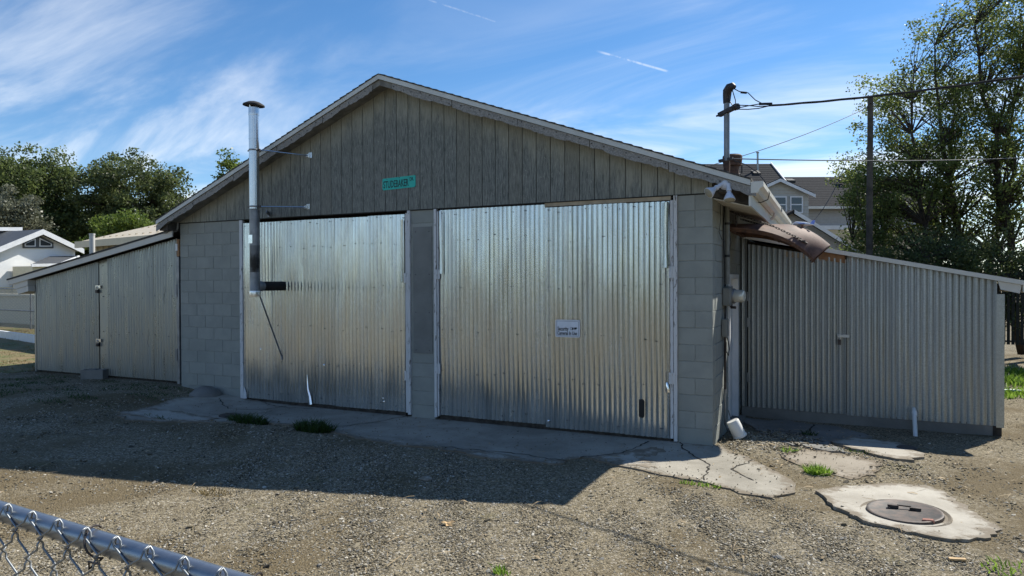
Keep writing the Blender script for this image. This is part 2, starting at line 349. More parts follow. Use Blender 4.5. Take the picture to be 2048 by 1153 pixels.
def gh(x, y):
    x = np.asarray(x, float); y = np.asarray(y, float)
    return .20*S(-6.8, -9.6, x)*S(-3.5, -1.2, y)+.06*S(-.5, -2.5, y)+.10*S(-3, -8, y)-.12*S(.3, 2.0, y)*S(-.4, .4, x)+.1*S(-4, -9, x)*S(-1.2, -3.5, y)
def inpoly(x, y, poly):
    r = np.zeros(np.shape(x), bool); n = len(poly)
    for i in range(n):
        x0, y0 = poly[i]; x1, y1 = poly[(i+1) % n]
        c_ = ((y0 > y) != (y1 > y)); xi = (x1-x0)*(y-y0)/((y1-y0) if y1 != y0 else 1e-9)+x0; r ^= c_ & (x < xi)
    return r
def rough_edge(poly, step=.09, amp=.03, seed=1):
    r = np.random.default_rng(seed); out = []; n = len(poly)
    for i in range(n):
        a, b = np.array(poly[i]), np.array(poly[(i+1) % n]); k = max(1, int(np.linalg.norm(b-a)/step))
        for j in range(k): out.append(tuple(a+(b-a)*j/k+(r.normal(0, amp, 2) if j else r.normal(0, amp*.4, 2))))
    return out
def slab(name, poly, lift, thick, mat, parent=None, grid=.16, zf=None, **k):
    zf = zf or (lambda x, y: gh(x, y)); P = np.array(poly); xs = np.arange(P[:, 0].min(), P[:, 0].max(), grid); ys = np.arange(P[:, 1].min(), P[:, 1].max(), grid)
    gx, gy = np.meshgrid(xs, ys); gx = gx.ravel()+.013; gy = gy.ravel()+.017; ok = inpoly(gx, gy, poly); n = len(poly)
    pts = [Vector(p) for p in poly]+[Vector((a, b)) for a, b in zip(gx[ok], gy[ok])]
    v2, e2, f2, *_ = geometry.delaunay_2d_cdt(pts, [(i, (i+1) % n) for i in range(n)], [], 0, 1e-5)
    fs = []
    for f_ in f2:
        c_ = sum((v2[i] for i in f_), Vector((0, 0)))/len(f_)
        if inpoly(np.array([c_.x]), np.array([c_.y]), poly)[0]: fs.append(tuple(f_))
    top = [(p.x, p.y, float(zf(p.x, p.y))+lift) for p in v2]
    PA = np.array([(p.x, p.y) for p in v2]); Q0 = np.array(poly); Q1 = np.roll(Q0, -1, 0); D = Q1-Q0
    tt = np.clip(((PA[:, None]-Q0)*D).sum(2)/((D*D).sum(1)+1e-9), 0, 1); ed_ = np.sqrt((((Q0+tt[..., None]*D)-PA[:, None])**2).sum(2)).min(1)
    mb = MB().add(top, fs)
    nb = len(mb.v); mb.v += [(p[0], p[1], float(zf(p[0], p[1]))+lift-thick) for p in poly]
    idx = [min(range(len(v2)), key=lambda q: (v2[q]-Vector(p)).length_squared) for p in poly]
    area = sum(poly[i][0]*poly[(i+1) % n][1]-poly[(i+1) % n][0]*poly[i][1] for i in range(n))
    for i in range(n):
        j = (i+1) % n; q = (idx[i], nb+i, nb+j, idx[j]) if area > 0 else (idx[j], nb+j, nb+i, idx[i]); mb.f.append(q)
    o = mb.build(name, mat, parent, **k); at = o.data.attributes.new('edge', 'FLOAT', 'POINT'); at.data.foreach_set('value', np.concatenate([ed_, np.zeros(n)]).astype(np.float32)); return o
def textmesh(s, size, xscale, off=0.):
    cu = bpy.data.curves.new('t', 'FONT'); cu.body = s; cu.size = size; cu.offset = off; cu.extrude = .0008; cu.resolution_u = 3
    o = bpy.data.objects.new('t', cu); COL.objects.link(o); dg = bpy.context.evaluated_depsgraph_get(); me = bpy.data.meshes.new_from_object(o.evaluated_get(dg))
    bpy.data.objects.remove(o); bpy.data.curves.remove(cu); co = np.zeros(len(me.vertices)*3); me.vertices.foreach_get('co', co); co = co.reshape(-1, 3); co[:, 0] *= xscale
    f = [tuple(p.vertices) for p in me.polygons]; bpy.data.meshes.remove(me); return co, f
def text_on(name, s, size, xs, x, y, z, mat, parent, width=None, off=0., roll=0.):   # on a wall that faces -y
    co, f = textmesh(s, size, xs, off)
    if width: co[:, 0] *= width/(co[:, 0].max()-co[:, 0].min())
    co[:, 0] -= co[:, 0].min(); cr, sr = math.cos(roll), math.sin(roll)
    v = np.stack([x+co[:, 0]*cr-co[:, 1]*sr, y-co[:, 2], z+co[:, 0]*sr+co[:, 1]*cr], 1)
    return MB().add(v, f).build(name, mat, parent)

# ================================================================== setting
def nonuni(lo, hi, c, n, s):
    t = np.linspace(np.arcsinh((lo-c)/s), np.arcsinh((hi-c)/s), n); return c+np.sinh(t)*s
gx = nonuni(-420, 420, -1.5, 150, 3.); gy = nonuni(-320, 520, -3, 150, 3.)
X, Y = np.meshgrid(gx, gy); Z = gh(X, Y)+.006*np.sin(X*3.1+1)*np.sin(Y*2.3)+.005*np.sin(X*7.7+Y*5.1)
Z = np.where((Y > -.35) & (X < .1) & (X > -9.2) & (Y < 14), Z-.03, Z)
idx = np.arange(X.size).reshape(X.shape); q = np.stack([idx[:-1, :-1], idx[:-1, 1:], idx[1:, 1:], idx[1:, :-1]], -1).reshape(-1, 4)
me = bpy.data.meshes.new('ground'); me.from_pydata(np.stack([X, Y, Z], -1).reshape(-1, 3).tolist(), [], q.tolist()); me.polygons.foreach_set('use_smooth', np.ones(len(q), bool))
ground = tag(link('ground', me, 'gravel_ground'), label='brown gravel yard in front of the metal garage', kind='structure')

APRON = [(-7.777, -2.143), (-8.025, -1.432), (-8.36, -0.732), (-8.156, -0.221), (-8.0, 0.1), (-7.683, .1), (-4.428, .1), (-1.454, .1), (-0.46, 0.087), (0.002, 0.05), (0.159, -0.075), (0.465, -0.432), (0.807, -0.909), (0.987, -1.34), (0.984, -1.663), (0.812, -1.956), (0.534, -1.939), (0.155, -1.664), (-0.276, -1.584), (-0.737, -1.419), (-1.223, -1.223), (-1.376, -1.667), (-1.762, -1.719), (-2.279, -1.665), (-2.98, -1.591), (-3.66, -1.636), (-4.551, -1.388), (-5.35, -1.157), (-6.228, -1.387), (-7.012, -1.965), (-7.443, -2.246)]
PAD = [(1.157, -1.531), (1.403, -1.198), (1.798, -0.911), (2.099, -0.818), (2.24, -0.992), (2.279, -1.332), (2.387, -1.79), (2.472, -2.023), (2.368, -2.34), (2.11, -2.503), (1.859, -2.466), (1.58, -2.359), (1.424, -2.195), (1.255, -1.879)]
SLABR = [(0.05, 2.3), (0.591, 2.55), (1.393, 2.4), (1.782, 1.902), (1.505, 1.562), (1.269, 0.818), (1.477, 0.266), (1.27, 0.298), (0.887, 0.454), (0.692, 0.872), (0.317, 1.632)]
SLABS = [(0.948, 0.335), (1.475, 0.192), (1.816, 0.065), (1.742, -0.399), (1.497, -0.861), (1.179, -0.723), (0.928, -0.449), (0.755, -0.109)]
PATCH = [(1.24, 1.001), (1.507, 1.66), (1.855, 1.617), (2.071, 1.487), (2.186, 0.971), (2.22, 0.5), (2.111, 0.176), (1.92, 0.181), (1.706, 0.296), (1.483, 0.556)]
PATCH2 = [(-2.438, -1.664), (-2.365, -1.501), (-2.094, -1.532), (-1.833, -1.562), (-1.819, -1.723), (-2.079, -1.811)]
SKIP = []
for p_ in (APRON, PAD, SLABR, SLABS, PATCH): SKIP.append(p_)
apr = rough_edge(APRON, .10, .022, 3)
apron = slab('concrete_apron', apr, .016, .12, 'concrete', kind='structure', label='grey cracked concrete apron in front of the two metal doors')
def cracks(parent, lines, lift, w=.011, seed=4):
    r = np.random.default_rng(seed)
    for ln in lines:
        pts = []
        for a, b in zip(ln[:-1], ln[1:]):
            a, b = np.array(a), np.array(b); k = max(2, int(np.linalg.norm(b-a)/.07))
            pts += [a+(b-a)*j/k+r.normal(0, .014, 2) for j in range(k)]
        pts.append(np.array(ln[-1])); vs = []; fs = []
        for i, p in enumerate(pts):
            d = pts[min(i+1, len(pts)-1)]-pts[max(i-1, 0)]; d = np.array([-d[1], d[0]])/(np.linalg.norm(d)+1e-9)*w*r.uniform(.35, 1.)
            for sg in (-1, 1): x, y = p+d*sg; vs.append((x, y, float(gh(x, y))+lift))
        fs = [(2*i, 2*i+2, 2*i+3, 2*i+1) for i in range(len(pts)-1)]
        MB().add(vs, fs).build('crack', 'crack', parent)
cracks(apron, [[(-4.9, -1.3), (-4.6, -.7), (-4.35, .05)], [(-7.6, -2.0), (-6.9, -1.5), (-6.3, -1.2)], [(-7.9, -.3), (-7.2, -.7), (-6.7, -.5), (-6.6, -.1)], [(-7.0, -1.2), (-6.6, -.9), (-6.5, -.5)],
               [(-1.25, -1.25), (-.9, -.8), (-.75, -.1)], [(.15, -1.6), (.1, -.9), (-.3, -.3), (-.4, .05)], [(-2.9, -1.5), (-2.0, -1.4), (-1.3, -1.5)], [(.5, -.5), (.35, -1.0), (.6, -1.4)], [(-7.4, .05), (-6.7, -.2), (-6.0, -.12)]], .0205)
slab('concrete_mend', rough_edge(PATCH2, .06, .02, 8), .0235, .08, 'concrete_pale', apron)
slab('concrete_mend', rough_edge([(-7.9, -2.0), (-7.95, -1.55), (-7.3, -1.3), (-6.7, -1.35), (-6.6, -1.6), (-7.2, -1.95)], .08, .03, 9), .0235, .08, 'concrete_pale', apron)
slab('concrete_mend', rough_edge([(-1.1, -1.2), (-.9, -.75), (-.6, -.35), (-.45, -.5), (-.6, -.9), (-.35, -1.35), (-.7, -1.35)], .05, .03, 10), .0195, .08, 'concrete_pale', apron)
tag(slab('concrete_pad', rough_edge(PAD, .06, .018, 5), .024, .09, 'concrete_pale', grid=.09, kind='structure'), label='pale concrete pad around the round iron cover')
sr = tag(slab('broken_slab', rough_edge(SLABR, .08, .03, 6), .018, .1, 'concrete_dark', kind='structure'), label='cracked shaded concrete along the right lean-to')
cracks(sr, [[(.5, 1.7), (.95, 1.6), (1.0, 1.2), (1.2, .9)], [(.95, 1.6), (1.05, 2.4)], [(.85, .55), (1.2, .75)]], .0225, .02)
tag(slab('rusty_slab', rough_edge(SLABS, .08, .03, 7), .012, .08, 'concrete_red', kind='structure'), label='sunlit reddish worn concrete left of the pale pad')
pt = tag(slab('pale_patch', rough_edge(PATCH, .08, .03, 11), .028, .09, 'concrete_pale', kind='structure'), label='thin shaded concrete patch in front of the right lean-to')

def lawn(name, poly, label):
    o = slab(name, poly, .012, .05, 'lawn_soil', grid=.6, kind='structure'); tag(o, label=label); return o
lawn('lawn', [(-13.5, -.35), (-14.2, 5), (-14.2, 30), (-60, 30), (-60, -1.5), (-30, -1.0), (-20, -.8)], 'dry patchy lawn left of the left lean-to')

# ================================================================== main garage
XL = -9.118; BC = .2032; APX = -4.63; GLEN = 14.
def topl(x): return 5.0-.3642*(x-APX) if x > APX else 5.0-.4055*(APX-x)
garage = empty('garage', (-4.56, 0, 0), 'gabled block garage with grey grooved boards and two bright corrugated metal doors', 'garage')
wall = MB()
for a, b in ((XL, -7.67), (-4.29, -3.88), (-.42, 0)): wall.box(a+.006, b-.006, .0065, .19, -.15, 3.04)
wall.box(-.19, -.010, .19, 1.33, -.3, 3.04).box(-.19, -.010, 2.30, GLEN, -.3, 3.04).box(-.19, -.010, 1.33, 2.30, 2.08, 3.04)
wall.box(XL+.006, XL+.19, .19, GLEN, -.1, 3.04).box(XL+.19, -.19, GLEN-.19, GLEN, -.1, 3.04)
wall = wall.build('block_wall', 'mortar', garage)
BMESH = {}
def block_mesh(L, depth, H=BC):
    k = (round(L, 4), depth, round(H, 4))
    if k not in BMESH:
        g = .003; mb = MB().box(g, L-g, 0, depth, g, H-g); me, _ = mesh_from('block', mb.v, mb.f, False)
        bm = bmesh.new(); bm.from_mesh(me); bmesh.ops.bevel(bm, geom=list(bm.edges), offset=.0035, segments=1, profile=.5, affect='EDGES'); bm.to_mesh(me); bm.free(); me.materials.append(MATS['block_paint']); BMESH[k] = me
    return BMESH[k]
def lay(x0, x1, course, joints):
    e = [x0]+[j for j in joints if x0+.03 < j < x1-.03]+[x1]
    for a, b in zip(e[:-1], e[1:]):
        o = link('block', block_mesh(b-a, .18), None, wall, (a, random.uniform(-.0015, .0015), (14-course)*BC))
for c_ in range(15):
    off = .2032 if c_ % 2 == 0 else .4064
    lay(XL, -7.67, c_, [XL+off+.4064*k for k in range(-1, 5)])
    lay(-4.29, -3.88, c_, [])
    lay(-.42, 0, c_, [] if c_ in (2, 4, 6, 8, 10, 12, 14) and True else [-.2085])
lay(XL, -7.67, 15, [XL+.2])
for c_ in range(15):              # side wall that runs back from the right corner
    z = (14-c_)*BC; off = .2 if c_ % 2 else .4064
    e = [.19]+[.19+off-.2+.4064*k for k in range(0, 9) if .19+off-.2+.4064*k > .24]
    e = [v for v in e if v < 3.0]+[3.0]
    for a, b in zip(e[:-1], e[1:]):
        parts = [(a, b)]
        if z < 2.07:
            parts = []
            if a < 1.33: parts.append((a, min(b, 1.33)))
            if b > 2.30: parts.append((max(a, 2.30), b))
        for a2, b2 in parts:
            if b2-a2 < .05: continue
            o = link('block', block_mesh(b2-a2, .18), None, wall, (random.uniform(-.0015, .0015), a2, z)); o.rotation_euler = (0, 0, PI/2)
# grey board fixed to the middle pier
pp = box('pier_panel', 'paint_panel', garage, -4.245, -3.925, -.010, -.003, .955, 2.79, label='darker grey board screwed to the block pier between the doors')
for x in (-4.2, -3.97):
    for z in (1.0, 1.55, 2.1, 2.72): MB().lathe([(.007, 0), (.007, .004), (.002, .006)], (x, -.0102, z), (0, -1, 0), 6).build('screw', 'nail', pp)

# gable siding
sback = MB().prism([(XL+.01, -.002, 3.03), (-.01, -.002, 3.03), (-.01, -.002, topl(0)-.12), (APX, -.002, topl(APX)-.12), (XL+.01, -.002, topl(XL)-.12)], (0, .1, 0)).build('gable_siding', 'groove_dark', garage)
def siding_board(a, b):
    def zt(x): return topl(x)-.115
    xs = [a, b] if not (a < APX < b) else [a, APX, b]; vs = []; at = []; nt = 6; n = len(xs)
    for t in range(nt+1):
        for x in xs: z = 3.045+(zt(x)-3.045)*t/nt; vs.append((x, -.016, z)); at.append(zt(x)-z)
    fs = [(t*n+i, t*n+i+1, (t+1)*n+i+1, (t+1)*n+i) for t in range(nt) for i in range(n-1)]; k = len(vs)
    for t in range(nt+1):
        for x in (a, b): z = 3.045+(zt(x)-3.045)*t/nt; vs.append((x, -.003, z)); at.append(zt(x)-z)
    for t in range(nt):
        fs.append((k+2*t, t*n, (t+1)*n, k+2*t+2)); fs.append((t*n+n-1, k+2*t+1, k+2*t+3, (t+1)*n+n-1))
    fs.append(tuple([k]+[k+1]+list(range(n))[::-1]))
    me, org = mesh_from('siding_board', vs, fs, attrs={'drop': at}); link('siding_board', me, 'siding', sback, org)
edges = [-.05014-.2032*k for k in range(45)]; edges = [-.002]+edges+[XL+.002]
for b, a in zip(edges[:-1], edges[1:]): siding_board(a+.0045, b-.0045)
box('bottom_flashing', 'groove_dark', garage, XL, -.0, -.022, -.001, 3.036, 3.0445)

# roof
def rake(mb, xa, xb, o1, o2, y0, y1):
    xs = [xa, xb] if not (xa < APX < xb) else [xa, APX, xb]
    return mb.prism([(x, y0, topl(x)-o1) for x in xs]+[(x, y0, topl(x)-o2) for x in xs[::-1]], (0, y1-y0, 0))
mb = MB(); rake(mb, -9.34, .45, .016, .045, -.288, GLEN+.3); roof = mb.build('roof', 'grey_board', garage)
mb = MB(); sh = .127
for side, x0, x1 in ((1, APX, .462), (-1, APX, -9.352)):
    n = 41
    for k in range(n):
        xa = x0+(x1-x0)*k/n; xb = x0+(x1-x0)*(k+1)/n; j = random.uniform(0, .006)
        mb.add([(xa, -.308-j, topl(xa)-.016), (xb, -.308-j, topl(xb)-.016), (xb, -.308-j, topl(xb)+.008), (xa, -.308-j, topl(xa)-.004), (xa, GLEN+.3, topl(xa)-.016), (xb, GLEN+.3, topl(xb)-.016), (xb, GLEN+.3, topl(xb)+.008), (xa, GLEN+.3, topl(xa)-.004)],
               [(0, 1, 2, 3), (4, 7, 6, 5), (3, 2, 6, 7), (1, 5, 6, 2), (0, 4, 5, 1)])
mb.build('shingles', 'shingle', roof, kind='stuff', label='dark shingle courses edge-on above the white drip edge')
for xa, xb in ((-9.345, APX), (APX, -2.3), (-2.298, .455)):
    mb = MB(); rake(mb, xa, xb, .014, .080, -.303, -.291); mb.build('drip_edge', 'drip_white', roof)
for xa, xb in ((-9.32, APX), (APX, .42)):
    mb = MB(); rake(mb, xa, xb, .05, .165, -.272, -.232); mb.build('barge_board', 'grey_board', roof)
    mb = MB(); rake(mb, xa+.02, xb-.02, .112, .126, -.232, -.001); mb.build('soffit', 'grey_board', roof)
def felt(xa, xb, seed):
    r = np.random.default_rng(seed); n = 22; tp = []; bt = []
    ph = r.uniform(0, 6)
    for i in range(n+1):
        x = xa+(xb-xa)*i/n; tp.append((x, -.284, topl(x)-.086))
        bt.append((x+r.normal(0, .004), -.284-r.uniform(0, .006), topl(x)-.178-.010*math.sin(i*.33+ph)-r.uniform(-.008, .014)))
    vs = tp+bt; fs = [(i+n+1, i+n+2, i+1, i) for i in range(n)]; m_ = len(vs)
    vs += [(p[0], p[1]+.009, p[2]) for p in tp+bt]; fs += [(i+m_, i+1+m_, i+n+2+m_, i+n+1+m_) for i in range(n)]
    fs += [(i+n+1, i+n+1+m_, i+n+2+m_, i+n+2) for i in range(n)]+[(0, m_, m_+n+1, n+1), (n, 2*n+1, m_+2*n+1, m_+n)]
    o = MB().add(vs, fs).build('rake_strip', 'grey_felt', roof)
    nb = MB()
    for i in range(int((xb-xa)/.125)):
        for row in (.105, .15):
            if r.random() < .85: x = xa+.06+.125*i+r.normal(0, .012); nb.lathe([(.009, 0), (.007, .004)], (x, -.2865, topl(x)-row-r.normal(0, .006)), (0, -1, 0), 6)
    return o, nb
nails = MB()
for i in range(5):
    xa = APX-.12-(i+1)*.925; felt(xa+.012, xa+.925, 20+i); o, nb = None, None
for i in range(5):
    xa = APX+.23+i*.985; felt(xa, xa+.973, 40+i)
for i in range(30):
    for sgn in (1, -1):
        x = APX+sgn*(.25+i*.155)+random.uniform(-.02, .02)
        if -9.2 < x < .35: nails.lathe([(.0085, 0), (.006, .004)], (x, -.2905, topl(x)-.118-random.uniform(-.015, .03)), (0, -1, 0), 6)
nails.build('nails', 'nail', roof, kind='stuff')
# right eave : gutter, fascia, soffit
gut = MB().prism([(x, -.285, z) for x, z in [(.462, 3.108), (.462, 2.985), (.53, 2.985), (.552, 3.03), (.59, 3.055), (.592, 3.108), (.580, 3.108), (.578, 3.065), (.545, 3.045), (.52, 3.0), (.475, 3.0), (.475, 3.108)]], (0, GLEN+.4, 0)).build('gutter', 'gutter_white', garage)
MB().prism([(x, -.291, z) for x, z in [(.459, 3.109), (.459, 2.982), (.532, 2.982), (.555, 3.028), (.594, 3.053), (.595, 3.109)]], (0, .005, 0)).build('end_cap', 'gutter_white', gut)
for y in (2.7, 5.6, 9.): MB().box(.59, .604, y, y+.05, 3.04, 3.112).build('hanger', 'steel_dull', gut)
MB().tube([(.52, 2.35, 2.985), (.52, 2.35, 2.95), (.50, 2.36, 2.92), (.475, 2.37, 2.90)], .022, 8).build('downspout_elbow', 'gutter_white', gut, smooth=True)
MB().prism([(x, -.27, z) for x, z in [(.435, 3.06), (.435, 2.84), (.457, 2.84), (.457, 3.06)]], (0, GLEN+.3, 0)).build('fascia', 'gutter_white', garage)
MB().prism([(x, .02, z) for x, z in [(.005, 2.985), (.434, 2.865), (.434, 2.85), (.005, 2.97)]], (0, GLEN, 0)).build('eave_soffit', 'beige_soffit', garage)
dk = MB().prism([(x, -.02, z) for x, z in [(.003, 2.995), (.433, 2.875), (.433, topl(.433)-.13), (.003, topl(.0)-.13)]], (0, .035, 0)).build('eave_board', 'dark_wood', garage)
box('rafter_end', 'dark_wood', garage, .10, .42, -.23, -.02, 3.02, 3.055)
MB().prism([(x, -.24, z) for x, z in [(-9.33, 2.90), (-9.13, 2.90), (-9.13, 3.07), (-9.33, 2.98)]], (0, 2.2, 0)).build('eave_return', 'dark_wood', garage)
MB().tube([(-9.13, -.03, 3.08), (-9.125, -.045, 2.95), (-9.15, -.05, 2.9), (-9.3, -.2, 2.87)], .018, 6).build('torn_trim', 'grey_board', garage)

# corrugated sheet
def corr(name, x0, x1, zb, zt, y, pitch, amp, mat, parent, seed, nz=16, warp=.0014, step=12, tilt=0., sharp=.72, **k):
    r = np.random.default_rng(seed); zb = zb if callable(zb) else (lambda x, v=zb: x*0+v); zt = zt if callable(zt) else (lambda x, v=zt: x*0+v)
    nx = int((x1-x0)/pitch*step)+1; xs = np.linspace(x0, x1, nx+1); ts = np.linspace(0, 1, nz+1); XX, TT = np.meshgrid(xs, ts); ZZ = zb(XX)+(zt(XX)-zb(XX))*TT
    nr = int((x1-x0)/pitch)+3; ra = r.normal(1, .10, nr); am = np.interp((XX-x0)/pitch, np.arange(nr), ra)
    ph = .4; yy = amp*am*(1-2*np.abs(np.sin(PI*XX/pitch+ph))**sharp)
    for i in range(7):
        kx = 2*PI/r.uniform(.16, 1.1); kz = 2*PI/r.uniform(.9, 4.)*r.choice([-1, 1]); yy += warp*r.uniform(.3, 1.)*np.sin(kx*XX+kz*ZZ+r.uniform(0, 6.28))
    rt_ = np.interp((XX-x0)/pitch*1.3, np.arange(nr*2), r.normal(0, .0011, nr*2)); yy += rt_*(TT-.5)*2
    YY = y+yy+tilt*(TT-.5); v = np.stack([XX, YY, ZZ], -1).reshape(-1, 3); i_ = np.arange(v.shape[0]).reshape(XX.shape)
    f = np.stack([i_[:-1, :-1], i_[:-1, 1:], i_[1:, 1:], i_[1:, :-1]], -1).reshape(-1, 4)
    me, org = quick_mesh(name, v, f, smooth=True); o = link(name, me, mat, parent, org); return tag(o, **k)
def screws(parent, x0, x1, zs, y, dx, seed, name='screws'):
    r = np.random.default_rng(seed); mb = MB()
    for z in zs:
        x = x0+.05
        while x < x1-.02:
            mb.lathe([(.0068, -.012), (.0068, .003), (.003, .005)], (x, y-.001, z+r.normal(0, .022)), (0, -1, 0), 6); x += dx*r.uniform(.6, 1.5)
    return mb.build(name, 'nail', parent, kind='stuff')
def leaf_door(x0, x1, zb, zt, n, label, seed, wid=.667, y=-.004, stiles=True):
    d = MB().box(x0+.01, x1-.01, .02, .05, zb+.02, zt-.02).build('metal_door', 'dark_wood', garage, label=label)
    w = (x1-x0)/n
    for i in range(n):
        a = x0+w*i-(.018 if i else 0); corr('corrugated_sheet', a, x0+w*(i+1), zb+random.uniform(-.006, .006), zt+random.uniform(-.006, .004), y-.0010*(i % 2), .0677, .0105, 'galv_bright', d, seed+i, step=12)
    screws(d, x0, x1, [zb+.10, zb+.62, zb+1.22, zb+1.85, zb+2.5, zt-.05], y-.0148, .21, seed+50)
    return d
d1 = leaf_door(-7.60, -4.385, .075, 2.985, 5, 'bright corrugated door behind the stove pipe', 100)
d2 = leaf_door(-3.80, -2.165, .085, 3.02, 3, 'bright corrugated door leaf beside the block pier', 130)
d3 = leaf_door(-2.160, -.515, .055, 2.975, 3, 'bright corrugated door leaf with the white warning sign', 160, y=-.009)
box('door_header', 'header_wood', garage, -2.17, -.50, -.006, .03, 2.985, 3.033)
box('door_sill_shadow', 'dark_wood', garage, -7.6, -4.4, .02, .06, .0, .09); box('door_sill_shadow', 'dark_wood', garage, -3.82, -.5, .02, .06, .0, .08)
box('interior_dark_sheet', 'soot_shade_black', garage, -8.9, -.3, .25, .28, .0, 3.04)  # black sheet stands in for the darkness behind the doors
def jamb(a, b, y0, y1, z0, z1, seed):
    r = np.random.default_rng(seed); n = 26; vs = []
    for i in range(n+1):
        z = z0+(z1-z0)*i/n; e1 = r.uniform(0, .004); e2 = r.uniform(0, .004)
        vs += [(a+e1, y0, z), (b-e2, y0, z), (b, y1, z), (a, y1, z)]
    fs = [(4*i+k, 4*i+(k+1) % 4, 4*i+4+(k+1) % 4, 4*i+4+k) for i in range(n) for k in range(4)]+[(0, 3, 2, 1), (4*n, 4*n+1, 4*n+2, 4*n+3)]
    return MB().add(vs, fs).build('jamb_board', 'peeling_white', garage)
jamb(-7.672, -7.605, -.028, .03, .06, 3.03, 1); jamb(-4.375, -4.338, -.020, .03, .075, 3.0, 2); jamb(-4.334, -4.288, -.03, .03, .05, 3.035, 3)
jamb(-3.882, -3.838, -.03, .03, .05, 3.035, 4); jamb(-3.834, -3.808, -.018, .03, .07, 3.0, 5); jamb(-.508, -.468, -.022, .03, .06, 2.98, 6); jamb(-.464, -.418, -.03, .03, .03, 3.035, 7)
for x, zz in ((-4.352, (2.05, .62)), (-3.822, (2.1, .75)), (-.486, (2.1, .8))):
    for z in zz:
        hb = MB().box(x-.035, x+.045, -.036, -.031, z-.07, z+.07).build('hinge', 'peeling_white', garage)
        MB().tube([(x, -.038, z-.07), (x, -.038, z+.07)], .008, 6).build('hinge_pin', 'peeling_white', hb)
# torn and curled edges of the sheets
def curl(path, w, mat, parent, seed):
    r = np.random.default_rng(seed); vs = []; fs = []
    for i, p in enumerate(path):
        for j in range(5): a = j/4; vs.append((p[0]+w[i]*a, p[1]-.028*math.sin(a*2.6)*(w[i]/.05)-r.uniform(0, .002), p[2]+.01*a))
    n = len(path); fs = [(5*i+j, 5*i+j+1, 5*i+6+j, 5*i+5+j) for i in range(n-1) for j in range(4)]
    return MB().add(vs, fs).build('curled_edge', mat, parent, smooth=True)
curl([(-6.21, -.016, .06), (-6.225, -.016, .18), (-6.25, -.016, .3), (-6.25, -.016, .42), (-6.245, -.016, .52)], [.085, .075, .045, .03, .008], 'bright_scratch', d1, 1)
curl([(-7.60, -.02, .06), (-7.60, -.02, .16), (-7.598, -.02, .24)], [.10, .08, .02], 'peeling_white', d1, 2)
curl([(-4.46, -.016, 1.98), (-4.455, -.016, 2.3), (-4.46, -.016, 2.6), (-4.46, -.016, 2.9)], [.05, .035, .04, .06], 'galv_bright', d1, 3)
curl([(-3.80, -.016, 2.1), (-3.79, -.016, 2.4), (-3.80, -.016, 2.7), (-3.80, -.016, 3.0)], [.07, .05, .06, .05], 'galv_bright', d2, 4)
curl([(-.60, -.020, 2.15), (-.595, -.020, 2.4), (-.60, -.020, 2.7), (-.60, -.020, 2.95)], [.075, .06, .07, .085], 'galv_bright', d3, 5)
curl([(-.56, -.020, .62), (-.57, -.020, .68), (-.56, -.02, .74)], [.05, .06, .02], 'bright_scratch', d3, 6)
for x, z in ((-4.78, .26), (-4.77, .21), (-2.12, .14), (-7.22, .9), (-5.9, .7)): MB().lathe([(.018, 0), (.012, .008), (.003, .010)], (x, -.012, z), (0, -1, .3), 7).build('dent', 'bright_scratch', d1 if x < -4 else d3)
sl_ = [(-.862+.033*math.cos(a), -.019, .40+(.085 if a < PI else -.085)+.033*math.sin(a)) for a in np.linspace(0, 2*PI, 24, endpoint=False)]
MB().prism(sl_, (0, .008, 0)).build('slot_dark_plate', 'rubber_hole_black', d3, label='black plate for the dark upright slot low in the door')  # solid plate, darkness of the open slot painted black

# side door in the block side wall
sd = box('side_door', 'white_paint', garage, -.10, -.06, 1.38, 2.25, -.02, 2.02, label='white panelled side door under the rusty awning')
for y0, y1 in ((1.315, 1.40), (2.235, 2.32)): box('casing', 'white_paint', sd, -.06, .022, y0, y1, -.1, 2.085)
box('casing', 'white_paint', sd, -.06, .022, 1.401, 2.234, 2.02, 2.085)
for z0, z1 in ((.15, .8), (.95, 1.85)): box('panel', 'white_paint', sd, -.06, -.048, 1.52, 2.1, z0, z1, bevel=.004)
box('threshold', 'concrete_dark', sd, -.15, .12, 1.31, 2.33, -.2, -.03)

# ================================================================== left lean-to
lt = empty('lean_to', (-11.3, .05, .2), 'left lean-to shed with padlocked corrugated doors against the block wall', 'shed')
LY = .05
def lroof(x): return 2.089+(x+13.99)*.1735           # top edge of the white roof board
ltop = lambda x: 2.089+(x+13.99)*.1735-.135
def zb_l(x): return .235+0*x
MB().prism([(-13.36, LY+.03, .1), (-9.14, LY+.03, .1), (-9.14, LY+.03, ltop(-9.14)), (-13.36, LY+.03, ltop(-13.36))], (0, 4.5, 0)).build('shed_body', 'dark_wood', lt)
ld1 = MB().prism([(-13.34, LY+.01, .25), (-11.40, LY+.01, .25), (-11.40, LY+.01, ltop(-11.4)-.02), (-13.34, LY+.01, ltop(-13.34)-.02)], (0, .018, 0)).build('shed_wall', 'dark_wood', lt)
for i in range(3): corr('corrugated_sheet', -13.345+.65*i-(.015 if i else 0), -13.345+.65*(i+1)-.002, zb_l, ltop, LY-.012-.002*(i % 2), .0720, .0150, 'galv_mid', ld1, 200+i, nz=12, sharp=.55, warp=.0008)
screws(ld1, -13.3, -11.4, [1.05, 1.75], LY-.0260, .28, 5)
ld2 = MB().prism([(-11.35, LY+.01, .25), (-9.24, LY+.01, .25), (-9.24, LY+.01, ltop(-9.24)-.02), (-11.35, LY+.01, ltop(-11.35)-.02)], (0, .018, 0)).build('shed_door', 'dark_wood', lt, label='wide corrugated shed door with faint script marks')
corr('corrugated_sheet', -11.36, -11.11, zb_l, ltop, LY-.020, .30, .002, 'galv_mid', ld2, 212, nz=8, step=12)
ed = [-11.12, -10.46, -9.84, -9.235]
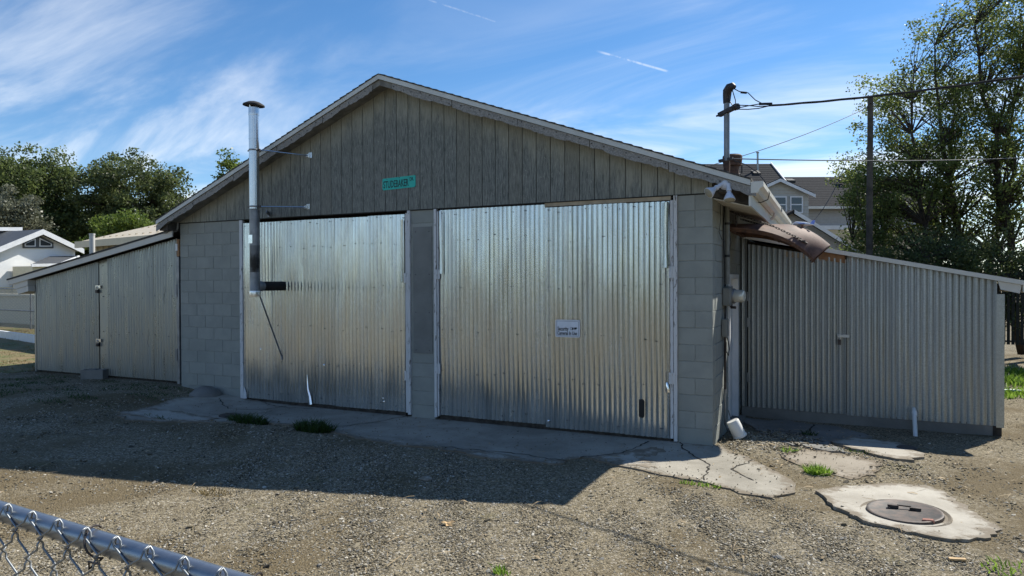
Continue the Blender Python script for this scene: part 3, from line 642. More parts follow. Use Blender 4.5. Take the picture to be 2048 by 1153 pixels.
for i in range(3): corr('corrugated_sheet', ed[i]-(.015 if i else 0), ed[i+1], lambda x: .24+0*x, ltop, LY-.014-.003*(i % 2), .0720, .0150, 'galv_mid', ld2, 214+i, nz=12, sharp=.55, warp=.0008)
screws(ld2, -11.3, -9.25, [1.05, 1.75, 2.3], LY-.0300, .24, 6)
r_ = np.random.default_rng(3)
for x, z in ((-9.98, 2.22), (-9.55, 1.75), (-9.99, .95), (-9.58, .58)):     # faint maker's scrawl, upright on the sheet
    t = np.linspace(0, 1, 60); px_ = x+.032*np.sin(2*PI*t*1.2+2.0)*(1-.75*t)+.012*np.sin(40*t); pz_ = z-.15+.34*t+.03*np.cos(2*PI*t*3)*(1-t)
    MB().tube([(a, LY-.0310, b) for a, b in zip(px_, pz_)], .0022, 4).build('script_mark', 'pencil', ld2)
lj = box('jamb', 'steel_dull', lt, -9.205, -9.145, -.01, .07, .2, 2.45); box('packer', 'raw_wood', lt, -9.20, -9.14, -.008, .06, 2.46, 2.76)
box('label_strip', 'white_paint', lt, -9.22, -9.17, -.016, -.010, 2.56, 2.68)
for z in (.72, 1.85): box('hinge', 'steel_dull', lt, -9.245, -9.19, -.02, -.011, z-.11, z+.11)
for z in (1.92, .90):
    hp = MB().box(-11.44, -11.30, LY-.050, LY-.036, z-.028, z+.028).build('hasp', 'galv_pipe', lt)
    MB().box(-11.42, -11.365, LY-.07, LY-.043, z-.115, z-.055).build('padlock', 'iron', hp)
    MB().tube([(-11.412, LY-.056, z-.06), (-11.412, LY-.056, z-.01), (-11.392, LY-.056, z+.008), (-11.372, LY-.056, z-.01), (-11.372, LY-.056, z-.06)], .006, 6).build('shackle', 'galv_pipe', hp)
box('gap_shade_strip', 'soot_shade_black', lt, -11.40, -11.352, LY, LY+.03, .22, ltop(-11.4)-.02)  # black strip paints the shade in the joint between wall and door
lr = MB().prism([(-14.02, -.16, lroof(-14.02)), (-9.13, -.16, lroof(-9.13)), (-9.13, -.16, lroof(-9.13)-.03), (-14.02, -.16, lroof(-14.02)-.03)], (0, 4.8, 0)).build('roof', 'shingle', lt)
for xa, xb in ((-13.98, -11.62), (-11.617, -9.14)):
    MB().prism([(xa, -.148, lroof(xa)-.032), (xb, -.148, lroof(xb)-.032), (xb, -.148, lroof(xb)-.135), (xa, -.148, lroof(xa)-.135)], (0, .025, 0)).build('rake_board', 'shed_white', lr)
for k in range(2):
    xa, xb = -13.88+.1*k, -13.375; o1 = .137+.115*k
    MB().prism([(xa, -.12+.01*k, lroof(xa)-o1), (xb, -.12+.01*k, lroof(xb)-o1), (xb, -.12+.01*k, lroof(xb)-o1-.11), (xa+.06, -.12+.01*k, lroof(xa)-o1-.10)], (0, 4.2, 0)).build('eave_lap_board', 'shed_white', lr)
box('corner_trim', 'galv_mid', lt, -13.40, -13.35, LY-.03, LY+.03, .2, ltop(-13.38)-.09)
MB().lathe([(.055, 0), (.055, .82), (.06, .82), (.06, .85)], (-13.05, 1.0, lroof(-13.05)-.05), (0, 0, 1), 12).build('vent_pipe', 'shed_white', lr, smooth=True)

# ================================================================== right lean-to
rs = empty('lean_to', (1.7, 2.68, -.1), 'right lean-to shed with speckled grey corrugated door and wall', 'shed')
RY = 2.70
def rroof(x): return 2.70-.205*(x-.05)
rtop = lambda x: 2.70-.205*(x-.05)-.055
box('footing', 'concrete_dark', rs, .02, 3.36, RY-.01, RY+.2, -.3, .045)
MB().prism([(.05, RY+.05, -.1), (3.34, RY+.05, -.1), (3.34, RY+.05, rtop(3.34)-.03), (.05, RY+.05, rtop(.05)-.03)], (0, 5.5, 0)).build('shed_body', 'dark_wood', rs)
rd = MB().prism([(.125, RY+.012, .06), (1.475, RY+.012, .06), (1.475, RY+.012, 2.27), (.125, RY+.012, 2.55)], (0, .03, 0)).build('shed_door', 'dark_wood', rs, label='grey speckled corrugated door with a hasp under the awning')
dtop = lambda x: np.minimum(2.555, 2.555-.20*(x-.15))
corr('corrugated_sheet', .12, .80, .045, dtop, RY-.016, .0762, .0140, 'galv_dull', rd, 300, nz=10, warp=.0012)
corr('corrugated_sheet', .785, 1.478, .035, dtop, RY-.019, .0762, .0140, 'galv_dull', rd, 301, nz=10, warp=.0012)
corr('corrugated_sheet', .022, .10, .05, rtop, RY-.012, .0762, .0140, 'galv_dull', rs, 302, nz=8)
box('gap_shade_strip', 'soot_shade_black', rs, .098, .126, RY-.002, RY+.03, .05, 2.6)  # black strip paints the shade in the joint at the hinge side
box('gap_shade_strip', 'soot_shade_black', rs, 1.474, 1.4815, RY-.034, RY+.01, .05, 2.36)  # black strip added as the painted shade line between door and wall
for z in (1.75, 1.35, .5): box('hinge', 'steel_dull', rd, .10, .135, RY-.040, RY-.026, z-.07, z+.07)
hp = MB().box(1.36, 1.52, RY-.056, RY-.038, 1.16, 1.20).build('hasp', 'gutter_white', rd); MB().box(1.365, 1.41, RY-.07, RY-.042, 1.05, 1.13).build('padlock', 'iron', hp)
MB().tube([(1.37, RY-.057, 1.12), (1.37, RY-.057, 1.19), (1.405, RY-.057, 1.19), (1.405, RY-.057, 1.12)], .006, 6).build('shackle', 'galv_pipe', hp)
ed = [1.485, 2.14, 2.79, 3.30]
for i in range(3): corr('corrugated_sheet', ed[i]-(.02 if i else 0), ed[i+1], lambda x: .02+0*x, rtop, RY-.014-.003*(i % 2), .0762, .0080, 'galv_pale', rs, 310+i, sharp=.85, nz=10, warp=.0018)
MB().box(3.295, 3.385, RY-.03, RY-.022, .0, 1.80).box(3.377, 3.385, RY-.022, RY+.1, .0, 1.80).build('corner_flashing', 'galv_dull', rs)
box('corner_post', 'dark_wood', rs, 3.26, 3.36, RY-.018, RY-.0, -.25, .02)
MB().prism([(1.0, RY-.03, rroof(1.0)-.055), (1.465, RY-.03, rroof(1.465)-.055), (1.465, RY-.03, rroof(1.465)-.17), (1.0, RY-.03, rroof(1.0)-.17)], (0, .02, 0)).build('packing_board', 'raw_wood', rs)
MB().prism([(.62, RY-.022, 2.44), (1.48, RY-.022, 2.30), (1.48, RY-.022, 2.24), (.62, RY-.022, 2.36)], (0, .02, 0)).build('door_head', 'header_wood', rs)
rr = MB().prism([(.03, RY-.10, rroof(.03)), (3.62, RY-.10, rroof(3.62)), (3.62, RY-.10, rroof(3.62)-.02), (.03, RY-.10, rroof(.03)-.02)], (0, 5.7, 0)).build('roof', 'grey_board', rs)
MB().prism([(.03, RY-.11, rroof(.03)+.006), (3.63, RY-.11, rroof(3.63)+.006), (3.63, RY-.11, rroof(3.63)-.055), (.03, RY-.11, rroof(.03)-.055)], (0, .009, 0)).build('rake_flashing', 'gutter_white', rr)
MB().prism([(3.30, RY-.085, rroof(3.3)-.057), (3.56, RY-.085, rroof(3.56)-.057), (3.54, RY-.085, rroof(3.56)-.17), (3.33, RY-.085, rroof(3.3)-.17)], (0, .03, 0)).build('eave_end', 'gutter_white', rr)
MB().prism([(3.57, RY-.09, rroof(3.6)-.03), (3.66, RY-.09, rroof(3.6)-.04), (3.66, RY-.09, rroof(3.6)-.12), (3.60, RY-.09, rroof(3.6)-.15), (3.57, RY-.09, rroof(3.6)-.14)], (0, 5.6, 0)).build('gutter', 'gutter_white', rr)

# ================================================================== stove pipe on the door
PX, PY = -6.735, -.60
sp_ = empty('stove_pipe', (PX, PY, 1.79), 'tall galvanised stove pipe with dark rain cap standing off the left metal door', 'stove pipe')
MB().lathe([(.075, 0), (.075, 1.07), (.077, 1.07), (.077, 1.08)], (PX, PY, 3.12), (0, 0, 1), 24).build('pipe_section', 'galv_pipe', sp_, smooth=True)
MB().lathe([(.0755, 0), (.0755, .45)], (PX, PY, 4.20), (0, 0, 1), 24).build('pipe_section', 'galv_pipe', sp_, smooth=True)
MB().lathe([(.078, 0), (.080, .03), (.078, .05), (.078, .12)], (PX, PY, 4.55), (0, 0, 1), 24).build('pipe_collar', 'galv_pipe', sp_, smooth=True)
MB().lathe([(.0755, 0), (.0755, .55)], (PX, PY, 2.56), (0, 0, 1), 24).build('pipe_section', 'steel_dull', sp_, smooth=True)
MB().lathe([(.0745, 0), (.0745, .39), (.076, .39), (.076, .41)], (PX, PY, 2.15), (0, 0, 1), 24).build('pipe_section', 'sooty_pipe', sp_, smooth=True, label='sooty lower pipe section')
MB().box(PX-.05, PX+.03, PY-.079, PY-.074, 2.59, 2.72).build('foil_patch', 'bright_scratch', sp_)
tee = MB().lathe([(.080, 0), (.083, .03), (.083, .06), (.076, .08), (.076, .36)], (PX, PY, 1.79), (0, 0, 1), 24).build('pipe_tee', 'steel_dull', sp_, smooth=True)
MB().lathe([(.098, 0), (.088, .06), (.075, .13)], (PX, PY+.02, 1.935), (0, 1, 0), 20).build('tee_branch', 'steel_dull', tee, smooth=True)
MB().lathe([(.085, 0), (.087, .02), (.087, .07), (.084, .09)], (PX, PY, 1.775), (0, 0, 1), 24).build('tee_cap', 'galv_pipe', tee, smooth=True)
MB().lathe([(.0735, 0), (.0735, .50)], (PX, PY+.11, 1.935), (0, 1, 0), 20).build('wall_pipe', 'soot_shade_black', sp_, smooth=True, label='black horizontal pipe into the door')
cap = MB().lathe([(.02, 0), (.155, .0), (.162, -.012), (.158, .008), (.09, .045), (.03, .06), (.002, .062)], (PX, PY, 4.71), (.06, 0, 1), 18).build('rain_cap', 'soot_shade_black', sp_, smooth=True)
for a in (.5, 2.6, 4.7): MB().bar((PX+.07*math.cos(a), PY+.07*math.sin(a), 4.62), (PX+.08*math.cos(a), PY+.08*math.sin(a), 4.715), .02, .004).build('cap_leg', 'galv_pipe', cap)
for zc_, (tx, tz) in ((4.02, (-6.17, 3.985)), (3.155, (-6.22, 3.18))):
    MB().lathe([(.079, 0), (.0815, .003), (.0815, .022), (.079, .025)], (PX, PY, zc_-.012), (0, 0, 1), 24).build('pipe_clamp', 'steel_dull', sp_, smooth=True)
    MB().box(PX+.075, PX+.12, PY-.012, PY+.012, zc_-.014, zc_+.014).box(PX-.13, PX-.075, PY-.008, PY+.008, zc_-.008, zc_+.008).build('clamp_ear', 'iron', sp_)
    rd_ = MB().tube([(PX+.09, PY, zc_), (tx, -.03, tz)], .0105, 8).build('brace_rod', 'galv_pipe', sp_, smooth=True)
    MB().box(tx-.015, tx+.06, -.024, -.0165, tz-.035, tz+.05).build('wall_plate', 'galv_pipe', rd_)
    MB().box(tx-.04, tx+.02, -.045, -.0245, tz-.022, tz+.022).build('rod_bracket', 'galv_pipe', rd_)
MB().tube([(PX+.06, PY+.03, 1.80), (-6.757, -.03, .81)], .012, 8).build('brace_rod', 'steel_dull', sp_, smooth=True)
MB().box(-6.775, -6.74, -.035, -.016, .74, .82).build('wall_plate', 'steel_dull', sp_)
MB().box(-7.03, -6.99, -.035, -.017, 3.06, 3.15).bar((-7.0, -.03, 3.10), (-6.93, -.16, 3.14), .02, .05).build('loose_bracket', 'steel_dull', sp_)

# ================================================================== signs
sg = empty('street_name_sign', (-4.48, -.02, 3.36), 'small teal street name sign nailed to the gable boards', 'sign')
mbp = [(-4.765, 3.352), (-4.755, 3.342), (-4.20, 3.376), (-4.19, 3.388), (-4.19, 3.552), (-4.20, 3.562), (-4.758, 3.525), (-4.766, 3.515)]
mbp = [(-4.77, 3.365), (-4.76, 3.355), (-4.198, 3.372), (-4.188, 3.382), (-4.188, 3.535), (-4.198, 3.545), (-4.76, 3.528), (-4.77, 3.518)]
MB().prism([(x, -.022, z) for x, z in mbp], (0, .003, 0)).build('sign_plate', 'sign_green', sg)
text_on('sign_lettering', 'STUDEBAKER', .148, .5, -4.752, -.0228, 3.385, 'ink_green', sg, width=.445, off=.0022, roll=.030)
text_on('sign_lettering', 'DR.', .072, .5, -4.287, -.0228, 3.468, 'ink_green', sg, width=.07, off=.0012, roll=.030)
for x, z in ((-4.69, 3.515), (-4.47, 3.526), (-4.765, 3.362), (-4.196, 3.382)): MB().lathe([(.007, 0), (.005, .003)], (x, -.0222, z), (0, -1, 0), 7).build('sign_nail', 'nail', sg)
cs = empty('security_sign', (-1.842, -.03, 1.258), 'small white security camera notice on the right metal door', 'sign')
x0, x1, z0, z1, ys = -2.012, -1.672, 1.262, 1.488, -.030
def rrect(a, b, c, d, r, y, n=5):
    out = []
    for cx, cz, s0 in ((b-r, d-r, 0), (a+r, d-r, PI/2), (a+r, c+r, PI), (b-r, c+r, 1.5*PI)): out += [(cx+r*math.cos(s0+PI/2*i/n), y, cz+r*math.sin(s0+PI/2*i/n)) for i in range(n+1)]
    return out
MB().prism(rrect(x0, x1, z0, z1, .022, ys), (0, .004, 0)).build('sign_plate', 'sign_white', cs)
ou, inn = rrect(x0+.016, x1-.016, z0+.014, z1-.014, .012, ys-.0012), rrect(x0+.0195, x1-.0195, z0+.0175, z1-.0175, .010, ys-.0012); n_ = len(ou)
MB().add(ou+inn, [(i, (i+1) % n_, (i+1) % n_+n_, i+n_) for i in range(n_)][::-1]).build('border_line', 'ink', cs)
text_on('sign_lettering', 'Security', .072, .5, x0+.030, ys-.001, z0+.086, 'ink', cs, width=.155, off=.0018)
text_on('sign_lettering', 'Cameras In Use', .066, .5, x0+.028, ys-.001, z0+.031, 'ink', cs, width=.272, off=.0016)
cx_, cz_ = x0+.222, z0+.113
MB().add([(cx_+.017*math.cos(a), ys-.0012, cz_+.017*math.sin(a)) for a in np.linspace(0, 2*PI, 16, endpoint=False)], [tuple(range(16))]).build('camera_icon_ring', 'ink', cs)
MB().add([(cx_+.012*math.cos(a)-.001, ys-.0018, cz_+.012*math.sin(a)) for a in np.linspace(0, 2*PI, 16, endpoint=False)], [tuple(range(16))]).build('camera_icon_lens', 'sign_white', cs)
MB().add([(cx_+a, ys-.0022, cz_+b) for a, b in ((.006, .014), (.028, .018), (.034, -.004), (.026, -.018), (.008, -.014), (.014, 0))], [(0, 1, 2, 3, 4, 5)]).add([(cx_+a, ys-.0022, cz_+b) for a, b in ((.036, .016), (.078, .018), (.078, -.004), (.058, -.006), (.056, -.016), (.046, -.016), (.044, -.002), (.038, .0))], [tuple(range(8))]).build('camera_icon_body', 'ink', cs)

# ================================================================== eave floodlight, electric service
fl = empty('flood_light', (.17, -.02, 3.0), 'white twin-headed flood light under the right eave', 'light')
MB().lathe([(.062, 0), (.062, .012), (.05, .035), (.03, .05)], (.175, -.245, 3.10), (0, -1, -.1), 14).build('base_plate', 'lamp_white', fl, smooth=True)
for nm, ox, dx in (('lamp_head', -.035, -.60), ('lamp_head', .04, .10)):
    ax = Vector((dx, -.55 if dx < 0 else -.30, -.50 if dx < 0 else -.9)).normalized(); o_ = Vector((.175+ox, -.285, 3.10))
    hd = MB().lathe([(.012, -.01), (.023, 0), (.023, .065), (.030, .068), (.030, .092), (.021, .096), (.026, .11), (.058, .175), (.065, .195), (.065, .205)], o_, ax, 18).build('lamp_head', 'lamp_white', fl, smooth=True)
    MB().lathe([(.060, .0), (.045, .010), (.002, .016)], o_+ax*.2052, ax, 18).build('lens', 'lens_cream', hd, smooth=True)
ms = empty('service_mast', (.055, .82, 1.0), 'electric service mast with weatherhead rising through the right eave', 'electric mast')
MB().tube([(.055, .82, 1.95), (.055, .82, 3.16)], .030, 12).build('conduit', 'grey_box', ms, smooth=True)
MB().tube([(.05, .82, 3.14), (.05, .82, 4.36)], .037, 12).build('mast_pipe', 'steel_dull', ms, smooth=True)
MB().tube([(.05, .82, 3.10), (.05, .82, 3.55)], .040, 12).build('mast_sleeve', 'rust_brown', ms, smooth=True)
MB().tube([(.05, .82, 4.30), (.05, .82, 4.40), (.06, .80, 4.45), (.09, .775, 4.485), (.13, .745, 4.49), (.16, .72, 4.47)], [.046, .05, .058, .058, .047, .026], 12).build('weatherhead', 'iron', ms, smooth=True)
MB().bar((-.05, .86, 4.165), (.16, .72, 4.21), .06, .05).tube([(-.05, .86, 4.165), (-.09, .88, 4.16)], .012, 6).lathe([(.04, 0), (.045, .02), (.03, .035), (.045, .05), (.04, .07)], (.15, .725, 4.21), (.8, -.5, 0), 10).build('wire_bracket', 'iron', ms)
MB().bar((-.05, .84, 3.56), (.13, .79, 3.575), .05, .03).build('guy_clamp', 'iron', ms)
for y, z in ((.86, 2.72), (.86, 2.3)): MB().lathe([(.033, 0), (.033, .03)], (.055, .82, z), (0, 0, 1), 12).build('strap', 'cable', ms)
em = empty('electric_meter', (.06, .95, .25), 'round glass electric meter and grey boxes on the block corner', 'electric meter')
MB().box(.006, .10, .74, .90, 1.67, 1.90).build('meter_box', 'grey_box', em, bevel=.006)
mt_ = MB().lathe([(.098, 0), (.102, .01), (.102, .035), (.09, .05)], (.085, 1.02, 1.79), (1, -.25, 0), 20).build('meter_base', 'steel_dull', em, smooth=True)
MB().lathe([(.082, 0), (.082, .10), (.07, .125), (.04, .135)], (.125, 1.01, 1.79), (1, -.25, 0), 20).build('meter_dome', 'meter_glass', em, smooth=True)
MB().box(.006, .085, .90, 1.14, 1.66, 1.92).build('meter_socket', 'grey_box', em, bevel=.006)
MB().tube([(.07, 1.0, 1.68), (.09, .99, 1.64), (.14, .97, 1.64)], .02, 8).build('seal_ring', 'iron', em)
MB().box(.006, .07, .66, .84, 1.27, 1.50).build('junction_box', 'grey_box', em, bevel=.005, label='small grey box below the meter')
MB().tube([(.035, .80, 1.67), (.035, .80, 1.6), (.035, .77, 1.5)], .014, 6).tube([(.03, .78, 1.28), (.03, .80, 1.1), (.03, .80, .55)], .016, 8).build('conduit', 'iron', em, smooth=True)
MB().tube([(.03, .80, .56), (.03, .80, .12)], .014, 8).lathe([(.022, 0), (.022, .05)], (.03, .80, .53), (0, 0, 1), 8).build('ground_rod', 'steel_dull', em)
MB().tube([(.05, .78, 1.28), (.07, .80, 1.2), (.08, .84, 1.1), (.07, .80, 1.02), (.05, .76, 1.08), (.05, .76, 1.2)], .006, 6).build('cable_loop', 'cable', em)
MB().tube([(.012, .86, 3.0), (.02, .74, 2.6), (.03, .76, 2.1), (.03, .77, 1.92)], .009, 6).tube([(.012, .90, 3.0), (.09, .90, 2.5), (.02, .89, 2.05), (.03, .86, 1.92)], .006, 6).build('cable', 'cable', em)
MB().tube([(.01, .55, 2.95), (.03, .40, 2.75), (.02, .35, 2.6), (.03, .5, 2.52), (.03, .8, 2.5)], .004, 5).build('thin_wire', 'cable', em)
MB().tube([(.03, .80, .12), (.06, .75, .06), (.10, .68, .05), (.14, .72, .12), (.06, .86, .3)], .005, 5).build('thin_wire', 'cable', em)

# ================================================================== car hood awning on chains
hw = empty('hood_awning', (.02, 1.75, 2.3), 'rusty curved car hood hung on chains as an awning over the side door', 'awning')
def hood(u, v):
    y = 1.74+u*.62*(1-.05*v-.35*v**5); x = .03+1.24*v-.20*v*v*abs(u)**2
    ze = 2.71-.10*v-.32*v**2.6; zc_ = 2.80-.06*v-(.27*((v-.55)/.45)**2 if v > .55 else 0)
    return (x, y, ze+(zc_-ze)*(1-abs(u)**2.2))
nu, nv = 22, 30; vs = []
for j in range(nv+1):
    for i in range(nu+1): vs.append(hood(-1+2*i/nu, j/nv))
fs = [(j*(nu+1)+i, (j+1)*(nu+1)+i, (j+1)*(nu+1)+i+1, j*(nu+1)+i+1) for j in range(nv) for i in range(nu)]; nt = len(vs)
vs += [(x, y, z-.014) for x, y, z in vs]; fs += [tuple(k+nt for k in f_[::-1]) for f_ in fs]
rim = [j*(nu+1) for j in range(nv+1)]+[nv*(nu+1)+i for i in range(1, nu+1)]+[j*(nu+1)+nu for j in range(nv-1, -1, -1)]+[i for i in range(nu-1, 0, -1)]
fs += [(rim[k], rim[k]+nt, rim[(k+1) % len(rim)]+nt, rim[(k+1) % len(rim)])[::-1] for k in range(len(rim))]
hs_ = MB().add(vs, fs).build('hood_skin', 'hood_rust', hw, smooth=True)
for sgn in (-1, 1):
    ln = [hood(sgn, j/16) for j in range(17)]; v2 = []
    for x, y, z in ln: v2 += [(x, y-.004*sgn, z-.012), (x, y-.010*sgn, z-.055), (x, y-.016*sgn, z-.055), (x, y-.016*sgn, z-.014)]
    f2 = [(4*j+k, 4*j+(k+1) % 4, 4*j+4+(k+1) % 4, 4*j+4+k) for j in range(16) for k in range(4)]+[(0, 1, 2, 3), (64, 67, 66, 65)]
    MB().add(v2, f2).build('side_flange', 'rust_brown', hs_)
ln = [hood(-1+2*i/14, 1.) for i in range(15)]; v2 = []
for x, y, z in ln: v2 += [(x-.004, y, z), (x-.03, y, z-.045), (x-.05, y, z-.045), (x-.03, y, z)]
MB().add(v2, [(4*j+k, 4*j+(k+1) % 4, 4*j+4+(k+1) % 4, 4*j+4+k) for j in range(14) for k in range(4)]).build('nose_panel', 'hood_rust', hs_, smooth=True)
for v_ in (.05, .5): a, b = hood(-.95, v_), hood(.95, v_); MB().bar((a[0], a[1], a[2]-.06), (b[0], b[1], b[2]-.06), .05, .03).build('cross_brace', 'rust_brown', hs_)
oa = hood(-.1, .72); ornt = MB().tube([(oa[0]-.12, oa[1], oa[2]+.045), (oa[0]-.08, oa[1], oa[2]+.055), (oa[0]+.04, oa[1], oa[2]+.045), (oa[0]+.14, oa[1], oa[2]+.03)], [.012, .028, .026, .008], 10).build('hood_ornament', 'orn_white', hw, smooth=True, label='small blue and white aeroplane ornament on the rusty hood')
MB().prism([(oa[0]-.04, oa[1]-.10, oa[2]+.04), (oa[0]+.03, oa[1]-.10, oa[2]+.04), (oa[0]+.05, oa[1]+.10, oa[2]+.04), (oa[0]-.06, oa[1]+.10, oa[2]+.04)], (0, 0, .008)).build('wing', 'orn_blue', ornt)
MB().prism([(oa[0]+.09, oa[1]-.004, oa[2]+.04), (oa[0]+.15, oa[1]-.004, oa[2]+.035), (oa[0]+.16, oa[1]-.004, oa[2]+.09), (oa[0]+.13, oa[1]-.004, oa[2]+.09)], (0, .008, 0)).build('tail_fin', 'orn_blue', ornt)
MB().bar((oa[0], oa[1], oa[2]-.02), (oa[0], oa[1], oa[2]+.03), .03, .03).build('ornament_stem', 'brick_red', ornt)
def chain(pts, parent, L=.055, r=.0050, w=.011):
    P = [Vector(p) for p in pts]; seg = [(b-a).length for a, b in zip(P[:-1], P[1:])]; tot = sum(seg); n = int(tot/(L*.74)); mb = MB()
    def at(s):
        for a, b, l in zip(P[:-1], P[1:], seg):
            if s <= l: return a+(b-a)*(s/l), (b-a).normalized()
            s -= l
        return P[-1], (P[-1]-P[-2]).normalized()
    for i in range(n):
        c, d = at((i+.5)*tot/n); a = d.cross(Vector((0, 0, 1))).normalized(); b = d.cross(a); sd = (a+b).normalized() if i % 2 else (a-b).normalized(); h_ = L/2-w; path = []
        for k in range(10):
            t = 2*PI*k/10; path.append(c+d*(h_*(1 if math.cos(t) > 0 else -1)+w*math.cos(t))+sd*w*math.sin(t))
        mb.tube([tuple(q) for q in path], r, 5, closed=True)
    return mb.build('chain', 'iron', parent, smooth=True)
t1, t2 = hood(-.86, .82), hood(.86, .82)
chain([(.03, .98, 2.93), (.25, 1.0, 2.83), (.6, 1.08, 2.70), (t1[0], t1[1]+.02, t1[2]+.02)], hw)
chain([(.03, 2.45, 2.93), (.3, 2.42, 2.84), (.7, 2.3, 2.68), (t2[0], t2[1], t2[2]+.02)], hw)
chain([(.14, 1.0, 2.86), (.145, 1.0, 2.72)], hw)
MB().lathe([(.03, 0), (.03, .02)], (t1[0], t1[1], t1[2]), (0, 0, 1), 8).tube([(t1[0]-.05, t1[1]-.03, t1[2]+.03), (t1[0]+.05, t1[1]+.02, t1[2]-.02)], .012, 6).build('chain_hook', 'iron', hw)
MB().box(.005, .03, 1.1, 2.4, 2.70, 2.78).build('wall_cleat', 'rust_brown', hw)

# ================================================================== roof flue, wires, pole
rf = empty('roof_flue', (-.03, 2.0, 3.3), 'short rusty roof flue with ribbed cap beside the electric mast', 'flue')
MB().tube([(-.03, 2.0, 3.2), (-.03, 2.0, 3.70)], .095, 14).build('flue_pipe', 'rust_brown', rf, smooth=True)
MB().lathe([(.10, 0), (.13, .01), (.135, .05), (.125, .055), (.135, .06), (.14, .10), (.13, .105), (.14, .11), (.14, .15), (.12, .17), (.02, .175)], (-.03, 2.0, 3.66), (0, 0, 1), 16).build('flue_cap', 'rust_brown', rf, smooth=True)
def sag(a, b, s, n=24): a, b = np.array(a, float), np.array(b, float); return [tuple(a+(b-a)*t-np.array([0, 0, 4*s*t*(1-t)])) for t in np.linspace(0, 1, n+1)]
def wire(name, path, r, label, n=6): return MB().tube(path, r, n).build(name, 'cable', None, smooth=True, label=label, cat='wire', group='overhead wires')
A_, B_ = (.20, .70, 4.20), (12., -4.6, 5.25)
w1 = empty('service_cable', A_, 'thick twisted black service cable running from the mast across the tree', 'cable')
bp = np.array(sag(A_, B_, .75, 90)); tw = np.linspace(0, 60, 91)
for k in range(3):
    q_ = bp.copy(); rr_ = np.where(np.linspace(0, 1, 91) < .03, .03, .008); q_[:, 2] += rr_*np.sin(tw+2.09*k); q_[:, 1] += rr_*np.cos(tw+2.09*k); MB().tube([tuple(p) for p in q_], .0062, 6).build('strand', 'cable', w1, smooth=True)
MB().tube([(.14, .73, 4.46), (.22, .70, 4.40), (.33, .66, 4.36), (.42, .62, 4.25), (.50, .58, 4.19)], .006, 6).tube([(.12, .74, 4.44), (.10, .75, 4.3), (.15, .72, 4.21)], .006, 6).tube([(.13, .74, 4.44), (.17, .72, 4.3), (.17, .71, 4.22)], .006, 6).build('drip_loop', 'cable', w1, smooth=True)
MB().tube([(.24, .69, 4.385), (.31, .67, 4.365)], .014, 8).tube([(.47, .60, 4.19), (.62, .53, 4.16)], .016, 8).build('splice', 'rubber_hole_black', w1, smooth=True)
UP = (2.16, 11.4)
wire('wire', sag((-1.6, 3.0, 3.66), (UP[0], UP[1], 6.46), .15), .007, 'thin wire slanting from the roof up to the pole top')
wire('wire', sag((.13, .80, 3.57), (8.2, 16, 5.6), .12), .008, 'thin level wire from the mast clamp across to the trees')
wire('wire', sag((UP[0]-.5, UP[1], 5.2), (.60, 8.5, 3.12), .35), .009, 'sagging wire dropping from the tree to the gutter')
wire('wire', [(.12, .80, 3.56), (.30, .75, 3.47), (.45, .6, 3.34), (.55, .5, 3.2), (.60, .45, 3.05), (.58, .45, 2.98), (.50, .5, 2.955), (.44, .6, 2.97)], .006, 'thin wire looping from the mast over the gutter')
pole = empty('utility_pole', (UP[0], UP[1], -.1), 'weathered wooden utility pole standing in the right trees', 'pole')
MB().tube([(UP[0], UP[1], -.2), (UP[0], UP[1], 3.5), (UP[0]+.02, UP[1], 6.68)], [.085, .078, .068], 12).build('pole_shaft', 'pole_wood', pole, smooth=True)
MB().lathe([(.03, 0), (.03, .12)], (UP[0], UP[1]-.08, 6.52), (0, -1, 0), 8).build('insulator', 'iron', pole)

# ================================================================== small things on the ground
def gz(x, y): return float(gh(x, y))
pv = empty('drain_pipe', (2.31, 2.3, -.1), 'short white plastic pipe leaning out of the right lean-to wall', 'pipe')
MB().tube([(2.335, RY-.02, .175), (2.335, RY-.07, .165), (2.33, RY-.13, .12), (2.315, 2.26, -.14)], .029, 12).build('pipe', 'pvc', pv, smooth=True)
MB().lathe([(.034, 0), (.036, .01), (.036, .06), (.034, .07)], (2.334, RY-.10, .15), (0, -.5, -.6), 12).build('coupling', 'pvc', pv, smooth=True)
bx_, by_ = .19, .62; ax = Vector((-.42, -.12, .9)).normalized(); b0 = Vector((bx_+.05, by_, .015))
bk = empty('bucket', tuple(b0), 'small white plastic bucket tipped over at the block corner', 'bucket')
MB().lathe([(.088, 0), (.092, .01), (.092, .02), (.083, .03), (.080, .215), (.075, .222)], b0, ax, 22).build('tub', 'white_plastic', bk, smooth=True)
MB().lathe([(.072, .2225), (.072, .226), (.012, .226)], b0, ax, 18).build('base_ring', 'white_plastic', bk)
MB().tube([tuple(b0+Vector((.09*math.cos(a), .09*math.sin(a)-.02, -.005+.012*math.sin(a)))) for a in np.linspace(0, 3.6, 12)], .003, 5).build('wire_handle', 'steel_dull', bk)
cb = empty('cinder_block', (-11.25, -.16, .2), 'loose concrete block lying at the foot of the left lean-to door', 'concrete block')
ca, sa = math.cos(.5), math.sin(.5)
def rot(mb, ox, oy, oz): mb.v = [(ox+x*ca-y*sa, oy+x*sa+y*ca, oz+z) for x, y, z in mb.v]; return mb
mb = MB().box(-.2, .2, -.1, -.066, 0, .19).box(-.2, .2, .066, .1, 0, .19)
for a in (-.2, -.018, .164): mb.box(a, a+.036, -.0659, .0659, 0, .1895)
rot(mb.box(-.164, .164, -.0658, .0658, .01, .06), -11.25, -.16, gz(-11.25, -.16)-.02).build('shell', 'concrete_dark', cb)
mc = empty('manhole_cover', (1.83, -1.98, .08), 'round rusty iron cover with a raised bar handle on the pale pad', 'manhole cover')
mz = gz(1.83, -1.98)+.032
